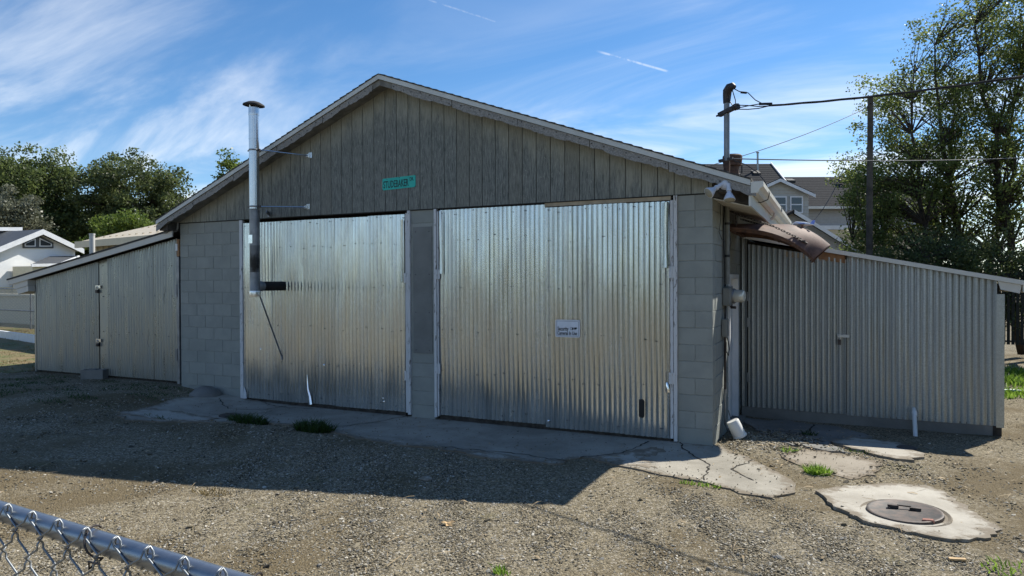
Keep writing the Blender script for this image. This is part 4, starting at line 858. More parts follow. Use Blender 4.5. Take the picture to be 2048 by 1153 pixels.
MB().lathe([(.275, -.03), (.282, 0), (.278, .018), (.265, .022), (.255, .018), (.002, .020)], (1.83, -1.98, mz), (-.03, -.02, 1), 40).build('lid', 'iron_cover', mc, smooth=True)
MB().box(1.71, 1.79, -1.965, -1.935, mz+.024, mz+.045).box(1.87, 1.95, -1.975, -1.945, mz+.024, mz+.045).bar((1.78, -1.945, mz+.045), (1.88, -1.945, mz+.045), .012, .010).build('bar_handle', 'iron', mc)
MB().lathe([(.30, -.01), (.325, .004), (.335, -.008)], (1.83, -1.98, mz), (-.03, -.02, 1), 40).build('rim', 'concrete_pale', mc)
br = MB().prism([(1.93, -2.21, mz+.0), (2.02, -2.19, mz), (2.01, -2.155, mz), (1.94, -2.165, mz)], (0, 0, .03)).build('brick_shard', 'brick_red', None, bevel=.004, label='flat red brick shard at the rim of the round iron cover', cat='brick')
for x, y, s_, lb in ((2.10, .93, .11, 'flat dark round cleanout lid on the shaded concrete patch at right'), (-6.72, -1.12, .15, 'flat dark round cleanout lid at the left end of the apron')):
    MB().lathe([(s_, 0), (s_, .012), (s_*.96, .016), (.02, .016)], (x, y, gz(x, y)+.026), (0, 0, 1), 24).build('cleanout_lid', 'iron', None, smooth=True, label=lb, cat='lid', group='cleanout lids')
bo = MB().lathe([(.28, -.1), (.26, .02), (.20, .08), (.10, .12), (.01, .13)], (-8.25, -.22, .11), (.1, 0, 1), 14); r_ = np.random.default_rng(5)
bo.v = [(x+r_.normal(0, .008), y*1+r_.normal(0, .008), z+r_.normal(0, .006)) for x, y, z in bo.v]
bo.build('concrete_lump', 'concrete_dark', None, smooth=True, label='rounded concrete lump against the wall left of the apron', cat='concrete lump')
# dead leaf and single bigger stones
def stone(name, x, y, s_, seed, mat, label, zs=.6):
    r = np.random.default_rng(seed); bm = bmesh.new(); bmesh.ops.create_icosphere(bm, subdivisions=2, radius=1); o3 = r.uniform(0, 9, 3)
    for v in bm.verts:
        k = 1+.22*math.sin(v.co.x*3+o3[0])*math.sin(v.co.y*3+o3[1])+.12*math.sin(v.co.z*5+o3[2]); v.co = Vector((v.co.x*s_*k*1.2, v.co.y*s_*k, v.co.z*s_*k*zs))
    me = bpy.data.meshes.new(name); bm.to_mesh(me); bm.free(); o = link(name, me, mat, None, (x, y, gz(x, y)+s_*zs*.35)); o.rotation_euler = (0, 0, r.uniform(0, 6)); tag(o, label, 'stone', 'loose stones')
stone('stone', -2.30, -2.75, .05, 1, 'concrete_pale', 'pale stone alone in the shadow before the doors', .5)
stone('stone', .95, -3.35, .03, 2, 'concrete_dark', 'dark rounded stone on the sunlit gravel')
stone('stone', 1.18, -.62, .025, 3, 'concrete_dark', 'dark pebble beside the bright green tuft')
stone('stone', -2.05, -3.95, .022, 4, 'concrete_dark', 'dark stone near the fence corner')
stone('stone', .55, -3.75, .022, 6, 'concrete_pale', 'pale stone on the gravel before the pad')
r_ = np.random.default_rng(12); pts = []
for i in range(14):
    a = 2*PI*i/14; rd2 = .062 if i % 2 else .028; pts.append((-1.454+rd2*math.cos(a), -3.768+rd2*math.sin(a)*.9, gz(-1.45, -3.77)+.022+.014*math.sin(a*2)))
MB().prism(pts, (0, 0, .002)).build('fallen_leaf', 'leaf_dry', None, label='dry tan fallen leaf lying on the gravel', cat='leaf')
MB().bar((2.02, -2.9, gz(2, -2.9)+.015), (2.12, -2.88, gz(2, -2.9)+.018), .03, .012).build('wood_chip', 'leaf_dry', None, label='small wood chip below the pale pad', cat='wood chip')

# ================================================================== near chain-link fence
FA, FD = np.array([-.156, -7.646, 1.556]), np.array([.9977, -.0671, 0.]); FN = np.array([.0671, .9977, 0.])      # a point on the rail, its direction, its normal
cf = empty('chain_link_fence', tuple(FA-[0, 0, 1.4]), 'galvanised chain-link fence with round top rail in the near left corner', 'fence')
def fp(s, n=0., z=0.): return tuple(FA+FD*s+FN*n+np.array([0, 0, z]))
galv('galv_rail', (.31, .33, .36), .26, .35, .06, 40, .2)
galv('galv_wire', (.30, .32, .34), .42, .5, .05, 60, .2)
MB().tube([fp(-6), fp(-3), fp(0), fp(3), fp(5)], .0178, 20).build('top_rail', 'galv_rail', cf, smooth=True)
for s_ in (-3.4, 1.6): MB().tube([fp(s_, .01, -1.45), fp(s_, .01, .02)], .03, 14).lathe([(.036, 0), (.036, .03), (.02, .05)], fp(s_, .01, .02), (0, 0, 1), 14).build('post', 'galv_rail', cf, smooth=True)
PT = .043; H0 = .022; ZP = .042
def zig(phase):
    pts = []; n = 31
    for i in range(n):
        z = H0-ZP*i; sx = PT*.5*(1 if (i+phase) % 2 else -1)
        for dz, k in ((.010, .93), (0, 1.), (-.010, .93)): pts.append((sx*k, -.0235+.0045*(1 if dz > 0 else -1)*(1 if sx > 0 else -1), z+dz))
    return pts
def wiremesh(phase):
    mb = MB(); p = zig(phase); s0 = p[0][0]; sg_ = -1 if s0 > 0 else 1
    p = [(s0*.2, -.016, H0-.034), (s0*.75, -.012, H0-.002), (s0*.95, -.014, H0+.005), (s0, -.022, H0+.002)]+p[2:]       # folded tip over the rail
    mb.tube(p, .0019, 6)
    me, _ = mesh_from('fence_wire', mb.v, mb.f, False, True); me.materials.append(MATS['galv_wire']); return me
wm = [wiremesh(0), wiremesh(1)]
ang = math.atan2(FD[1], FD[0])
for i in range(-44, 52):
    o = link('fence_wire', wm[i % 2], None, cf, fp(i*PT*.985, 0, 0)); o.rotation_euler = (0, 0, ang)
for s_ in (-.112, .30, .70):
    MB().tube([fp(s_+.004*k, .0235*math.cos(t), .0235*math.sin(t)) for k, t in enumerate(np.linspace(.6, 4.6, 12))], .0018, 6).tube([fp(s_+.045, -.006, -.024), fp(s_+.05, -.029, -.030), fp(s_+.056, -.033, -.016), fp(s_+.09, -.036, -.012)], .0018, 6).build('tie_wire', 'iron', cf, smooth=True)

# ================================================================== background houses, built in frames square to the street behind
def frame(px_, depth):
    d = FWn+RTn*(px_-1024)/1364.11; o = CAMP+d*depth; f2 = np.array([FWn[0], FWn[1], 0]); f2 /= np.linalg.norm(f2); return o, np.array([RTn[0], RTn[1], 0.]), f2
class HB(MB):
    def __init__(s, fr): super().__init__(); s.fr = fr
    def build(s, *a, **k):
        o, x, y = s.fr; s.v = [tuple(np.array([o[0], o[1], 0])+x*p[0]+y*p[1]+np.array([0, 0, p[2]])) for p in s.v]; return super().build(*a, **k)
def lap(fr, poly, y, h, mat, parent, name):     # lap siding on the polygon (list of x,z), clipped by height
    zs = [p[1] for p in poly]; z = min(zs); mb = HB(fr)
    def span(z):
        xs = []
        for (x0, z0), (x1, z1) in zip(poly, poly[1:]+poly[:1]):
            if (z0 <= z < z1) or (z1 <= z < z0): xs.append(x0+(x1-x0)*(z-z0)/(z1-z0))
        return (min(xs), max(xs)) if len(xs) >= 2 else None
    while z < max(zs)-.01:
        a, b = span(z+.004), span(min(z+h, max(zs)-.004))
        if a and b: mb.add([(a[0], y-.03, z), (a[1], y-.03, z), (b[1], y, z+h), (b[0], y, z+h), (a[0], y, z), (a[1], y, z)], [(0, 1, 2, 3), (4, 5, 1, 0)])
        z += h
    return mb.build(name, mat, parent)
# -- two-storey house behind the right eave
FR = frame(1600, 36.)
hr = empty('house', tuple(FR[0]*np.array([1, 1, 0])), 'two-storey house with dark grey shingle roofs and beige siding behind the right eave', 'house')
hwall = HB(FR).box(-9, .1, .3, 9, 0, 5.9).box(.1, 9, 2.6, 10, 0, 6.15).build('wall', 'vinyl_grey', hr)
lap(FR, [(-9, 4.6), (.1, 4.6), (.1, 5.9), (-9, 5.9)], .28, .17, 'vinyl_grey', hr, 'lap_siding'); lap(FR, [(.1, 5.1), (9, 5.1), (9, 6.1), (.1, 6.1)], 2.58, .17, 'vinyl_grey', hr, 'lap_siding')
HB(FR).box(.12, 9, 2.45, 2.6, 4.86, 5.09).build('belly_band', 'white_paint', hr); HB(FR).box(.12, 9, 2.50, 2.599, 0, 4.85).build('ground_floor_wall', 'tan_wall', hr)
def slope(fr, x0, x1, y0, z0, y1, z1, mat, parent, name='roof', thick=.16, course=.28):
    r = HB(fr).add([(x0, y0, z0), (x1, y0, z0), (x1, y1, z1), (x0, y1, z1), (x0, y0, z0-thick), (x1, y0, z0-thick), (x1, y1, z1-thick), (x0, y1, z1-thick)], [(0, 1, 2, 3), (7, 6, 5, 4), (0, 4, 5, 1), (1, 5, 6, 2), (2, 6, 7, 3), (3, 7, 4, 0)]).build(name, mat, parent)
    L = math.hypot(y1-y0, z1-z0); n = int(L/course); mb = HB(fr)
    for k in range(n):
        ya, za = y0+(y1-y0)*k/n, z0+(z1-z0)*k/n; yb, zb = y0+(y1-y0)*(k+1)/n, z0+(z1-z0)*(k+1)/n
        mb.add([(x0, ya, za+.016), (x1, ya, za+.016), (x1, yb, zb+.006), (x0, yb, zb+.006), (x0, ya, za+.002), (x1, ya, za+.002)], [(0, 1, 2, 3), (4, 5, 1, 0)])
    mb.build('shingle_courses', mat, r, kind='stuff'); return r
r1 = slope(FR, -9.3, .35, -.1, 5.75, 5.0, 9.0, 'roof_grey', hr); slope(FR, -9.3, .35, 10.1, 5.75, 5.0, 9.0, 'roof_grey', hr)
HB(FR).add([(.1, .3, 5.7), (.1, 9.7, 5.7), (.1, 5, 8.9)], [(0, 1, 2)]).build('gable_end', 'vinyl', hr)
HB(FR).add([(.34, -.12, 5.66), (.40, -.12, 5.66), (.40, 5, 8.94), (.34, 5, 8.94), (.34, -.12, 5.84), (.40, -.12, 5.84), (.40, 5, 9.10), (.34, 5, 9.10)], [(0, 1, 2, 3), (4, 7, 6, 5), (0, 4, 5, 1), (1, 5, 6, 2), (3, 2, 6, 7), (0, 3, 7, 4)]).build('rake_trim', 'white_paint', r1)
r3 = slope(FR, .3, 9.5, 2.1, 6.15, 6.3, 8.4, 'roof_grey', hr); slope(FR, .3, 9.5, 10.5, 6.15, 6.3, 8.4, 'roof_grey', hr)
HB(FR).box(.15, 9.5, 1.98, 2.1, 5.98, 6.13).build('gutter', 'gutter_white', hr)
# cross gable with windows
gp = [(-3.2, 4.6), (.05, 4.6), (.05, 6.42), (-1.5, 7.08), (-3.2, 6.42)]
lap(FR, gp, -.9, .17, 'vinyl', hr, 'lap_siding'); HB(FR).prism([(x, -.89, z) for x, z in gp], (0, 1.2, 0)).build('gable_wall', 'vinyl', hr)
dg = HB(FR).add([(-1.5, -1.15, 7.24), (.28, -1.15, 6.44), (.28, 2.6, 6.44), (-1.5, 2.6, 7.24), (-3.4, -1.15, 6.38), (-3.4, 2.6, 6.38)], [(0, 1, 2, 3), (4, 0, 3, 5)]).build('gable_roof', 'roof_grey', hr)
for a, b in (((-1.5, 7.20), (.30, 6.38)), ((-3.42, 6.33), (-1.5, 7.20))): HB(FR).prism([(a[0], -1.2, a[1]), (b[0], -1.2, b[1]), (b[0], -1.2, b[1]-.16), (a[0], -1.2, a[1]-.16)], (0, .08, 0)).build('rake_trim', 'white_paint', dg)
for xa in (-.92, -1.75, -2.7):
    wv = HB(FR).box(xa, xa+.66, -.985, -.93, 5.45, 6.32).build('window', 'white_paint', hr)
    HB(FR).box(xa+.07, xa+.59, -.995, -.985, 5.92, 6.25).build('pane', 'glass', wv); HB(FR).box(xa+.07, xa+.59, -.995, -.985, 5.52, 5.86).build('pane', 'glass', wv)
for X_, Z_, Y_ in ((-2.35, 8.35, 4.0), (-1.15, 8.42, 4.1)): HB(FR).add([(X_, Y_-.5, Z_-.18), (X_+.4, Y_-.5, Z_-.18), (X_+.4, Y_, Z_+.06), (X_, Y_, Z_+.06), (X_, Y_-.5, Z_-.32), (X_+.4, Y_-.5, Z_-.30)], [(0, 1, 2, 3), (4, 5, 1, 0), (0, 3, 4), (1, 5, 2)]).build('roof_vent', 'slat_black', hr)
for X_, Z_, Y_ in ((1.35, 8.05, 5.4), (4.5, 8.05, 5.4)): HB(FR).add([(X_, Y_-.5, Z_-.05), (X_+.45, Y_-.5, Z_-.05), (X_+.45, Y_, Z_+.12), (X_, Y_, Z_+.12), (X_, Y_-.5, Z_-.24), (X_+.45, Y_-.5, Z_-.24)], [(0, 1, 2, 3), (4, 5, 1, 0), (0, 3, 4), (1, 5, 2)]).build('roof_vent', 'slat_black', hr)
HB(FR).tube([(-.72, 4.2, 8.2), (-.72, 4.2, 9.55)], .06, 8).lathe([(.09, 0), (.10, .05), (.05, .07)], (-.72, 4.2, 9.5), (0, 0, 1), 8).build('vent_stack', 'galv_mid', hr); HB(FR).tube([(-1.75, 3.9, 8.0), (-1.75, 3.9, 8.75)], .04, 6).build('vent_stack', 'slat_black', hr)
# -- low white gable right behind the gutter
FG = frame(1630, 29.)
gg = empty('outbuilding', tuple(FG[0]*np.array([1, 1, 0])), 'low grey outbuilding with a long white sloping roof edge behind the gutter', 'outbuilding')
def zg(x): return 4.92-.62*(x+1.0)
lap(FG, [(-5, .2), (2.6, .2), (2.6, zg(2.6)), (-1.0, 4.85), (-5, 2.6)], 0, .2, 'vinyl_grey', gg, 'lap_siding')
HB(FG).prism([(-5, .03, .0), (2.6, .03, .0), (2.6, .03, zg(2.6)), (-1.0, .03, 4.86), (-5, .03, 2.6)], (0, 6, 0)).build('wall', 'vinyl_grey', gg)
gr_ = HB(FG).prism([(-1.0, -.3, 4.98), (3.1, -.3, zg(3.1)+.05), (3.1, -.3, zg(3.1)-.05), (-1.0, -.3, 4.86)], (0, 6.6, 0)).prism([(-5.2, -.3, 2.6), (-1.0, -.3, 4.98), (-1.0, -.3, 4.86), (-5.2, -.3, 2.5)], (0, 6.6, 0)).build('roof', 'roof_grey', gg)
HB(FG).prism([(-1.0, -.34, 4.97), (3.12, -.34, zg(3.12)+.03), (3.12, -.34, zg(3.12)-.13), (-1.0, -.34, 4.80)], (0, .035, 0)).build('rake_board', 'white_paint', gr_)
# -- beige metal building behind the left lean-to
FM = (np.array([-21.45, 6.0, 0]), np.array([.980, -.199, 0]), np.array([.199, .980, 0]))
bm_ = empty('metal_building', (-21.45, 6, 0), 'beige metal building with a low screw-dotted roof behind the left lean-to', 'metal building')
HB(FM).box(.25, 9, .3, 8, 0, 3.28).build('wall', 'beige_wall', bm_)
x = .3
while x < 8.5: HB(FM).prism([(x, .3, 0), (x+.04, .26, 0), (x+.16, .26, 0), (x+.20, .3, 0)], (0, 0, 3.26)).build('wall_rib', 'beige_wall', bm_); x += .40
bro = HB(FM).add([(0, 0, 3.36), (9.3, 0, 3.36), (9.3, 6, 5.1), (0, 6, 5.1), (0, 0, 3.28), (9.3, 0, 3.28), (9.3, 6, 5.02), (0, 6, 5.02)], [(0, 1, 2, 3), (7, 6, 5, 4), (0, 4, 5, 1), (1, 5, 6, 2), (2, 6, 7, 3), (3, 7, 4, 0)]).build('roof', 'beige_roof', bm_)
HB(FM).box(-.05, 9.3, -.06, -.005, 3.16, 3.37).build('eave_trim', 'beige_roof', bro)
mb = HB(FM)
for i in range(11):
    for j in range(4): mb.box(.3+.45*i+.1*j, .34+.45*i+.1*j, .5+1.4*j, .55+1.4*j, 3.36+.29*(.5+1.4*j)+.001, 3.36+.29*(.52+1.4*j)+.03)
mb.build('screws', 'beige_wall', bro, kind='stuff')
mb = HB(FM)
for i in range(5):
    for z in (2.5, 2.8, 3.05): mb.box(.48+1.6*i, .52+1.6*i, .245, .262, z, z+.03)
mb.build('screws', 'nail', bm_, kind='stuff')
# -- white stucco house at far left, its gable turned towards the sun
HX, HY = np.array([0., 1., 0]), np.array([-1., 0., 0]); HO = CAMP+(FWn+RTn*(75-1024)/1364.11)*40; FL = (HO, HX, HY)
r2n, u2n = np.array(r2), np.array(u2)
def hp(px_, py_, yo=0.):           # point of the picture on the plane of the gable (local x, local y, height)
    d = FWn+r2n*(px_-1024)/1364.11-u2n*(py_-576.5)/1364.11; o = HO+HY*yo; t = np.dot((o-CAMP)[:2], HY[:2])/np.dot(d[:2], HY[:2]); P = CAMP+d*t; return (float(np.dot((P-HO)[:2], HX[:2])), yo, float(P[2]))
hl = empty('house', tuple(HO*np.array([1, 1, 0])), 'white stucco house with a dark trapezoid gable window at far left', 'house')
def hpoly(pts, yo, d): return HB(FL).prism([hp(a, b, yo) for a, b in pts], (0, d, 0))
A0, A1, A2 = hp(-45, 512), hp(75, 463), hp(157, 502); zw = -1.
HB(FL).prism([(hp(-200, 500)[0], 0, zw), (hp(150, 500)[0], 0, zw), (hp(150, 500)[0], 0, A2[2]), (A1[0], 0, A1[2]-.1), (A0[0], 0, A0[2]), (hp(-200, 500)[0], 0, A0[2])], (0, 9, 0)).build('wall', 'stucco', hl)
zl = hp(75, 574)[2]; HB(FL).box(hp(-200, 500)[0], hp(150, 500)[0]+.02, -.10, -.005, zw, zl).build('lower_wall', 'stucco_cream', hl)
for a, b in ((A1, A2), (A0, A1)):
    ro = HB(FL).prism([(a[0], -.5, a[2]+.10), (b[0], -.5, b[2]+.10), (b[0], -.5, b[2]-.05), (a[0], -.5, a[2]-.05)], (0, 10, 0)).build('roof', 'trim_dark', hl)
    HB(FL).prism([(a[0], -.56, a[2]+.10), (b[0], -.56, b[2]+.10), (b[0], -.56, b[2]-.20), (a[0], -.56, a[2]-.20)], (0, .055, 0)).build('rake_board', 'white_paint', ro)
hpoly([(-90, 455), (45, 455), (45, 462), (-90, 462)], 3.0, 1.).build('dormer_trim', 'white_paint', hl); hpoly([(-90, 462.5), (40, 462.5), (40, 500), (-90, 500)], 3.2, 1.).build('main_roof', 'trim_dark', hl)
gw = hpoly([(47, 497), (107, 497), (107, 486), (76, 470), (52, 479), (47, 486)], -.10, .09).build('gable_window', 'trim_dark', hl)
for q_ in ([(50, 493.5), (71.5, 493.5), (71.5, 477), (50, 487.5)], [(79, 493.5), (104, 493.5), (104, 488), (79, 476)]):
    hpoly(q_, -.14, .035).build('window_frame', 'white_paint', gw); c_ = np.mean(q_, 0)
    hpoly([(c_[0]+(a-c_[0])*.80, c_[1]+(b-c_[1])*.68) for a, b in q_], -.16, .015).build('pane', 'pane_dark', gw)
p0, p1, p2, p3 = hp(62, 529, -2.2), hp(118, 528, -2.2), hp(158, 512, -.02), hp(100, 513, -.02)
prf = HB(FL).add([p0, p1, p2, p3]+[(p[0], p[1], p[2]-.10) for p in (p0, p1, p2, p3)], [(0, 1, 2, 3), (7, 6, 5, 4), (0, 4, 5, 1), (1, 5, 6, 2), (3, 7, 4, 0)]).build('porch_roof', 'trim_dark', hl)
HB(FL).bar(tuple(np.array(p1)-[0, 0, .06]), tuple(np.array(p2)-[0, 0, .06]), .08, .16).bar((p0[0], p0[1]-.04, p0[2]-.06), (p1[0], p1[1]-.04, p1[2]-.06), .06, .16).build('porch_fascia', 'white_paint', prf)
HB(FL).box(p0[0]+.2, p1[0]-.1, -2.0, -.12, zw, p0[2]-.1).build('porch_wall', 'stucco_cream', hl)

# ================================================================== far fences, planter, hose
ff = empty('boundary_wall', (-24, 9, 0), 'cream boundary wall behind the left chain-link fence', 'wall')
MB().prism([(-40, 10.6, -.3), (-14.9, 7.6, -.3), (-14.9, 7.75, -.3), (-40, 10.75, -.3)], (0, 0, 1.72)).build('wall_panel', 'stucco_cream', ff)
MB().prism([(-40, 10.5, 1.42), (-14.9, 7.5, 1.42), (-14.9, 7.85, 1.42), (-40, 10.85, 1.42)], (0, 0, .1)).build('coping', 'stucco_cream', ff)
lf = empty('chain_link_fence', (-24, 6.8, 0), 'far chain-link fence in front of the cream wall at left', 'fence')
la, lb_ = np.array([-36., 8.7]), np.array([-14.6, 6.1]); LL = np.linalg.norm(lb_-la); ld = (lb_-la)/LL
def lp(s, z): return (la[0]+ld[0]*s, la[1]+ld[1]*s, .02+z)
mb = MB(); hh_ = 1.75
for k in range(int((LL+hh_)/.12)):
    for dr in (1, -1):
        s0 = k*.12-(hh_ if dr > 0 else 0); a, b = (s0, 0), (s0+hh_, hh_)
        if dr < 0: a, b = (s0, hh_), (s0+hh_, 0)
        if s0 < 0 or s0+hh_ > LL: continue
        mb.tube([lp(*a), lp(*b)], .0055, 3, cap=False)
mb.build('mesh_wires', 'galv_wire', lf, kind='stuff')
for z in (1.76, .9): MB().tube([lp(0, z), lp(LL, z)], .025, 8).build('rail', 'steel_dull', lf, smooth=True)
for k in range(8): MB().tube([lp(LL*k/7, -.1), lp(LL*k/7, 1.82)], .03, 8).build('post', 'steel_dull', lf, smooth=True)
pl = empty('planter_edge', (-19, 2.9, .2), 'low white timber planter edge on the left lawn', 'planter')
MB().bar((-27, 5.6, .32), (-17.2, 3.25, .32), .1, .24).build('edge_board', 'white_paint', pl); MB().box(-17.35, -17.05, 3.05, 3.35, .15, .56).build('end_post', 'white_paint', pl, bevel=.02)
# black slatted fence right of the right lean-to
sf = empty('slatted_fence', (7, 12, 0), 'black slatted chain-link fence right of the right lean-to', 'fence')
sa_, sb_ = np.array([4.6, 11.6]), np.array([12., 12.6]); SLn = np.linalg.norm(sb_-sa_); sd_ = (sb_-sa_)/SLn
for k in range(int(SLn/.095)):
    c_ = sa_+sd_*(k*.095); w_ = sd_*.034
    MB().prism([(c_[0]-w_[0], c_[1]-w_[1], .42), (c_[0]+w_[0], c_[1]+w_[1], .42), (c_[0]+w_[0], c_[1]+w_[1]+.01, .42), (c_[0]-w_[0], c_[1]-w_[1]+.01, .42)], (0, 0, 1.75)).build('slat', 'slat_black', sf)
for z in (2.15, .5): MB().tube([(sa_[0], sa_[1]+.03, z), (sb_[0], sb_[1]+.03, z)], .022, 8).build('rail', 'iron', sf, smooth=True)
for k in range(4): c_ = sa_+sd_*SLn*k/3; MB().tube([(c_[0], c_[1]+.05, -.2), (c_[0], c_[1]+.05, 2.25)], .03, 8).build('post', 'iron', sf, smooth=True)
MB().tube([(3.6, 6.7, -.08), (4.3, 7.0, -.07), (5.2, 6.85, -.08), (6.5, 7.2, -.08)], .03, 8).build('hose', 'hose', None, smooth=True, label='pale green pipe lying on the grass past the right lean-to', cat='pipe')

# ================================================================== trees
def tubes_np(segs, n=5):
    vs = []; fs = []; b = 0
    for p0, p1, ra, rb in segs:
        d = p1-p0; L = np.linalg.norm(d); d = d/(L+1e-9); a = np.cross(d, [0, 0, 1.]); 
        if np.linalg.norm(a) < 1e-3: a = np.array([1., 0, 0])
        a /= np.linalg.norm(a); c_ = np.cross(d, a)
        for p, r in ((p0, ra), (p1, rb)):
            for k in range(n): t = 2*PI*k/n; vs.append(p+(a*math.cos(t)+c_*math.sin(t))*r)
        fs += [(b+k, b+(k+1) % n, b+n+(k+1) % n, b+n+k) for k in range(n)]; b += 2*n
    return np.array(vs), np.array(fs)
def tree(name, base, hgt, crowns, nclump, nleaf, leaf, mat, label, seed, group, trunk_r=.14, stems=1, clump_r=.45, cat='tree', lean=(0, 0), zsq=.8, droop=.0, first=.35):
    r = np.random.default_rng(seed); base = np.array(base, float); cen = []
    wts = np.array([c[3]*c[4]*c[5] for c in crowns]); wts = wts/wts.sum()
    for i in range(nclump):
        c = crowns[r.choice(len(crowns), p=wts)]; d = r.normal(size=3); d /= np.linalg.norm(d); rad = r.uniform(.25, 1.)**.45*(1+.16*r.normal())
        cen.append(base+np.array([c[0], c[1], c[2]])+d*rad*np.array([c[3], c[4], c[5]]))
    cen = np.array(cen); segs = []; nodes = []
    for s_ in range(stems):
        a = 2*PI*s_/max(1, stems)+r.uniform(0, 1); sp = .0 if stems == 1 else hgt*.13
        topp = base+np.array([math.cos(a)*sp+lean[0], math.sin(a)*sp+lean[1], hgt*r.uniform(.8, .92)]); p = base+np.array([math.cos(a), math.sin(a), 0])*trunk_r*(stems > 1); n = 9; prev = p
        for k in range(1, n+1):
            t = k/n; q = p+(topp-p)*t+r.normal(0, hgt*.012, 3)*(1-t*.5); ra, rb = trunk_r*(1-.85*(k-1)/n), trunk_r*(1-.85*k/n); segs.append((prev, q, ra, rb)); nodes.append((q, rb, t)); prev = q
    NP = np.array([n_[0] for n_ in nodes]); NT_ = np.array([n_[2] for n_ in nodes])
    for c in cen[:int(nclump*.75)]:
        dd = np.linalg.norm(NP-c, axis=1)+np.where(NP[:, 2] > c[2]-.1*hgt*.5, 3., 0)+np.where(NT_ < first*.6, 2., 0); j = int(dd.argmin()); a = NP[j]; rr = nodes[j][1]*.45; mid = (a+c)/2+r.normal(0, .12, 3)*np.linalg.norm(c-a)*.5+np.array([0, 0, .08*np.linalg.norm(c-a)])
        segs.append((a, mid, max(rr, .012), max(rr*.55, .009))); segs.append((mid, c, max(rr*.55, .009), .005))
    e = empty(name, tuple(base), label, cat, group); tv, tf = tubes_np(segs, 6); me, org = quick_mesh('trunk', tv, tf, smooth=True); link('trunk', me, 'bark', e, org)
    sh = r.uniform(.65, 1.35, nclump); own = r.integers(0, nclump, nleaf); off = r.normal(0, 1, (nleaf, 3)); off /= np.linalg.norm(off, axis=1)[:, None]; off *= (r.uniform(0, 1, nleaf)**.5)[:, None]*clump_r*sh[own][:, None]*np.array([1.15, 1.15, zsq]); c = cen[own]+off
    c[:, 2] -= droop*r.uniform(0, 1, nleaf)**2
    a = r.normal(size=(nleaf, 3)); a /= np.linalg.norm(a, axis=1)[:, None]; b = r.normal(size=(nleaf, 3)); b -= a*(a*b).sum(1)[:, None]; b /= np.linalg.norm(b, axis=1)[:, None]; nn = np.cross(a, b)
    L = leaf*r.uniform(.6, 1.35, nleaf)[:, None]; w = L*.36
    V = np.stack([c-a*L*.5, c+b*w+nn*w*.35, c+a*L*.5, c-b*w+nn*w*.35], 1).reshape(-1, 3); i = np.arange(nleaf)*4; F = np.stack([i, i+1, i+2, i+3], 1)
    tint = np.clip(.5*r.uniform(0, 1, nleaf)+.5*r.uniform(0, 1, nclump)[own], 0, 1); me, org = quick_mesh('crown', V, F, attrs={'tint': np.repeat(tint, 4)}); link('crown', me, mat, e, org); return e
RG, LG = 'trees behind the right lean-to', 'trees beyond the left lean-to'
def ltree(px_, depth): d = FWn+RTn*(px_-1024)/1364.11; o = CAMP+d*depth; return (o[0], o[1], 0)
E1 = (0, 0)
tree('elm_tree', ltree(1866, 19.2), 8.6, [(-.75, 0, 4.5, 1.5, 1.5, 1.5), (-.3, 0, 6.6, 1.5, 1.5, 1.4), (-1.75, .3, 5.2, .65, .8, .5), (.0, 0, 8.6, .6, .7, 1.1), (-1.15, .2, 7.4, .8, .8, .6)], 480, 24000, .072, 'leaf_elm', 'tall dark green elm just right of the utility pole', 11, RG, .10, 2, .30)
tree('elm_tree', ltree(1948, 19.0), 9.4, [(0, 0, 4.6, 1.5, 1.5, 2.0), (.3, 0, 8.3, 1.5, 1.5, 1.8)], 440, 20000, .072, 'leaf_elm', 'forked dark green elm second from the utility pole', 12, RG, .12, 2, .30)
tree('elm_tree', ltree(2056, 18.5), 10.0, [(0, 0, 5.4, 1.5, 1.6, 2.6), (.0, 0, 9.0, 1.6, 1.5, 1.8)], 440, 20000, .072, 'leaf_elm', 'dark elm at the right edge of the picture', 13, RG, .13, 2, .30)
tree('elm_bush', ltree(1742, 19.2), 3.6, [(0, 0, 2.6, .95, .9, 1.0), (.0, 0, 4.2, .75, .7, .8)], 200, 12000, .066, 'leaf_elm', 'low leafy elm growth around the foot of the utility pole', 14, RG, .04, 3, .28, 'bush')
tree('elm_bush', ltree(1860, 17.2), 3.0, [(0, 0, 2.1, 1.3, .9, 1.1)], 200, 14000, .066, 'leaf_dark', 'dense low growth above the middle of the right lean-to', 15, RG, .04, 3, .32, 'bush')
tree('elm_bush', ltree(1985, 17.2), 3.0, [(0, 0, 2.0, 1.4, .9, 1.2)], 200, 14000, .066, 'leaf_dark', 'dense low growth at the far end above the right lean-to', 16, RG, .04, 3, .32, 'bush')
tree('broadleaf_tree', ltree(72, 66), 13, [(0, 0, 10.4, 5.0, 4.6, 4.0), (2.2, 0, 6.8, 4.2, 3.5, 3.2), (-2.4, 0, 11.6, 3.0, 3, 2.4)], 300, 44000, .25, 'leaf_mid', 'round green tree behind the white house', 21, LG, .4, 2, 1.0)
tree('broadleaf_tree', ltree(268, 66), 13, [(-.3, 0, 10.6, 4.7, 4.4, 3.8), (-1.8, 0, 7.4, 4.0, 3.5, 3.2), (2.4, 0, 8.0, 2.6, 2.6, 2.1)], 260, 36000, .25, 'leaf_dark', 'open dark tree above the beige metal roof', 22, LG, .4, 2, .95)
tree('olive_bush', ltree(22, 56), 8, [(0, 0, 7.2, 2.9, 2.6, 1.9)], 90, 11000, .22, 'leaf_olive', 'grey-green bush at the far left over the white house', 23, LG, .15, 3, .75, 'bush')
tree('fresh_bush', ltree(243, 54), 7, [(0, 0, 6.0, 2.6, 2.2, 1.5), (1.7, 0, 6.2, 1.8, 1.6, 1.2)], 100, 12000, .2, 'leaf_fresh', 'bright green bush just above the beige metal roof', 24, LG, .12, 3, .65, 'bush')
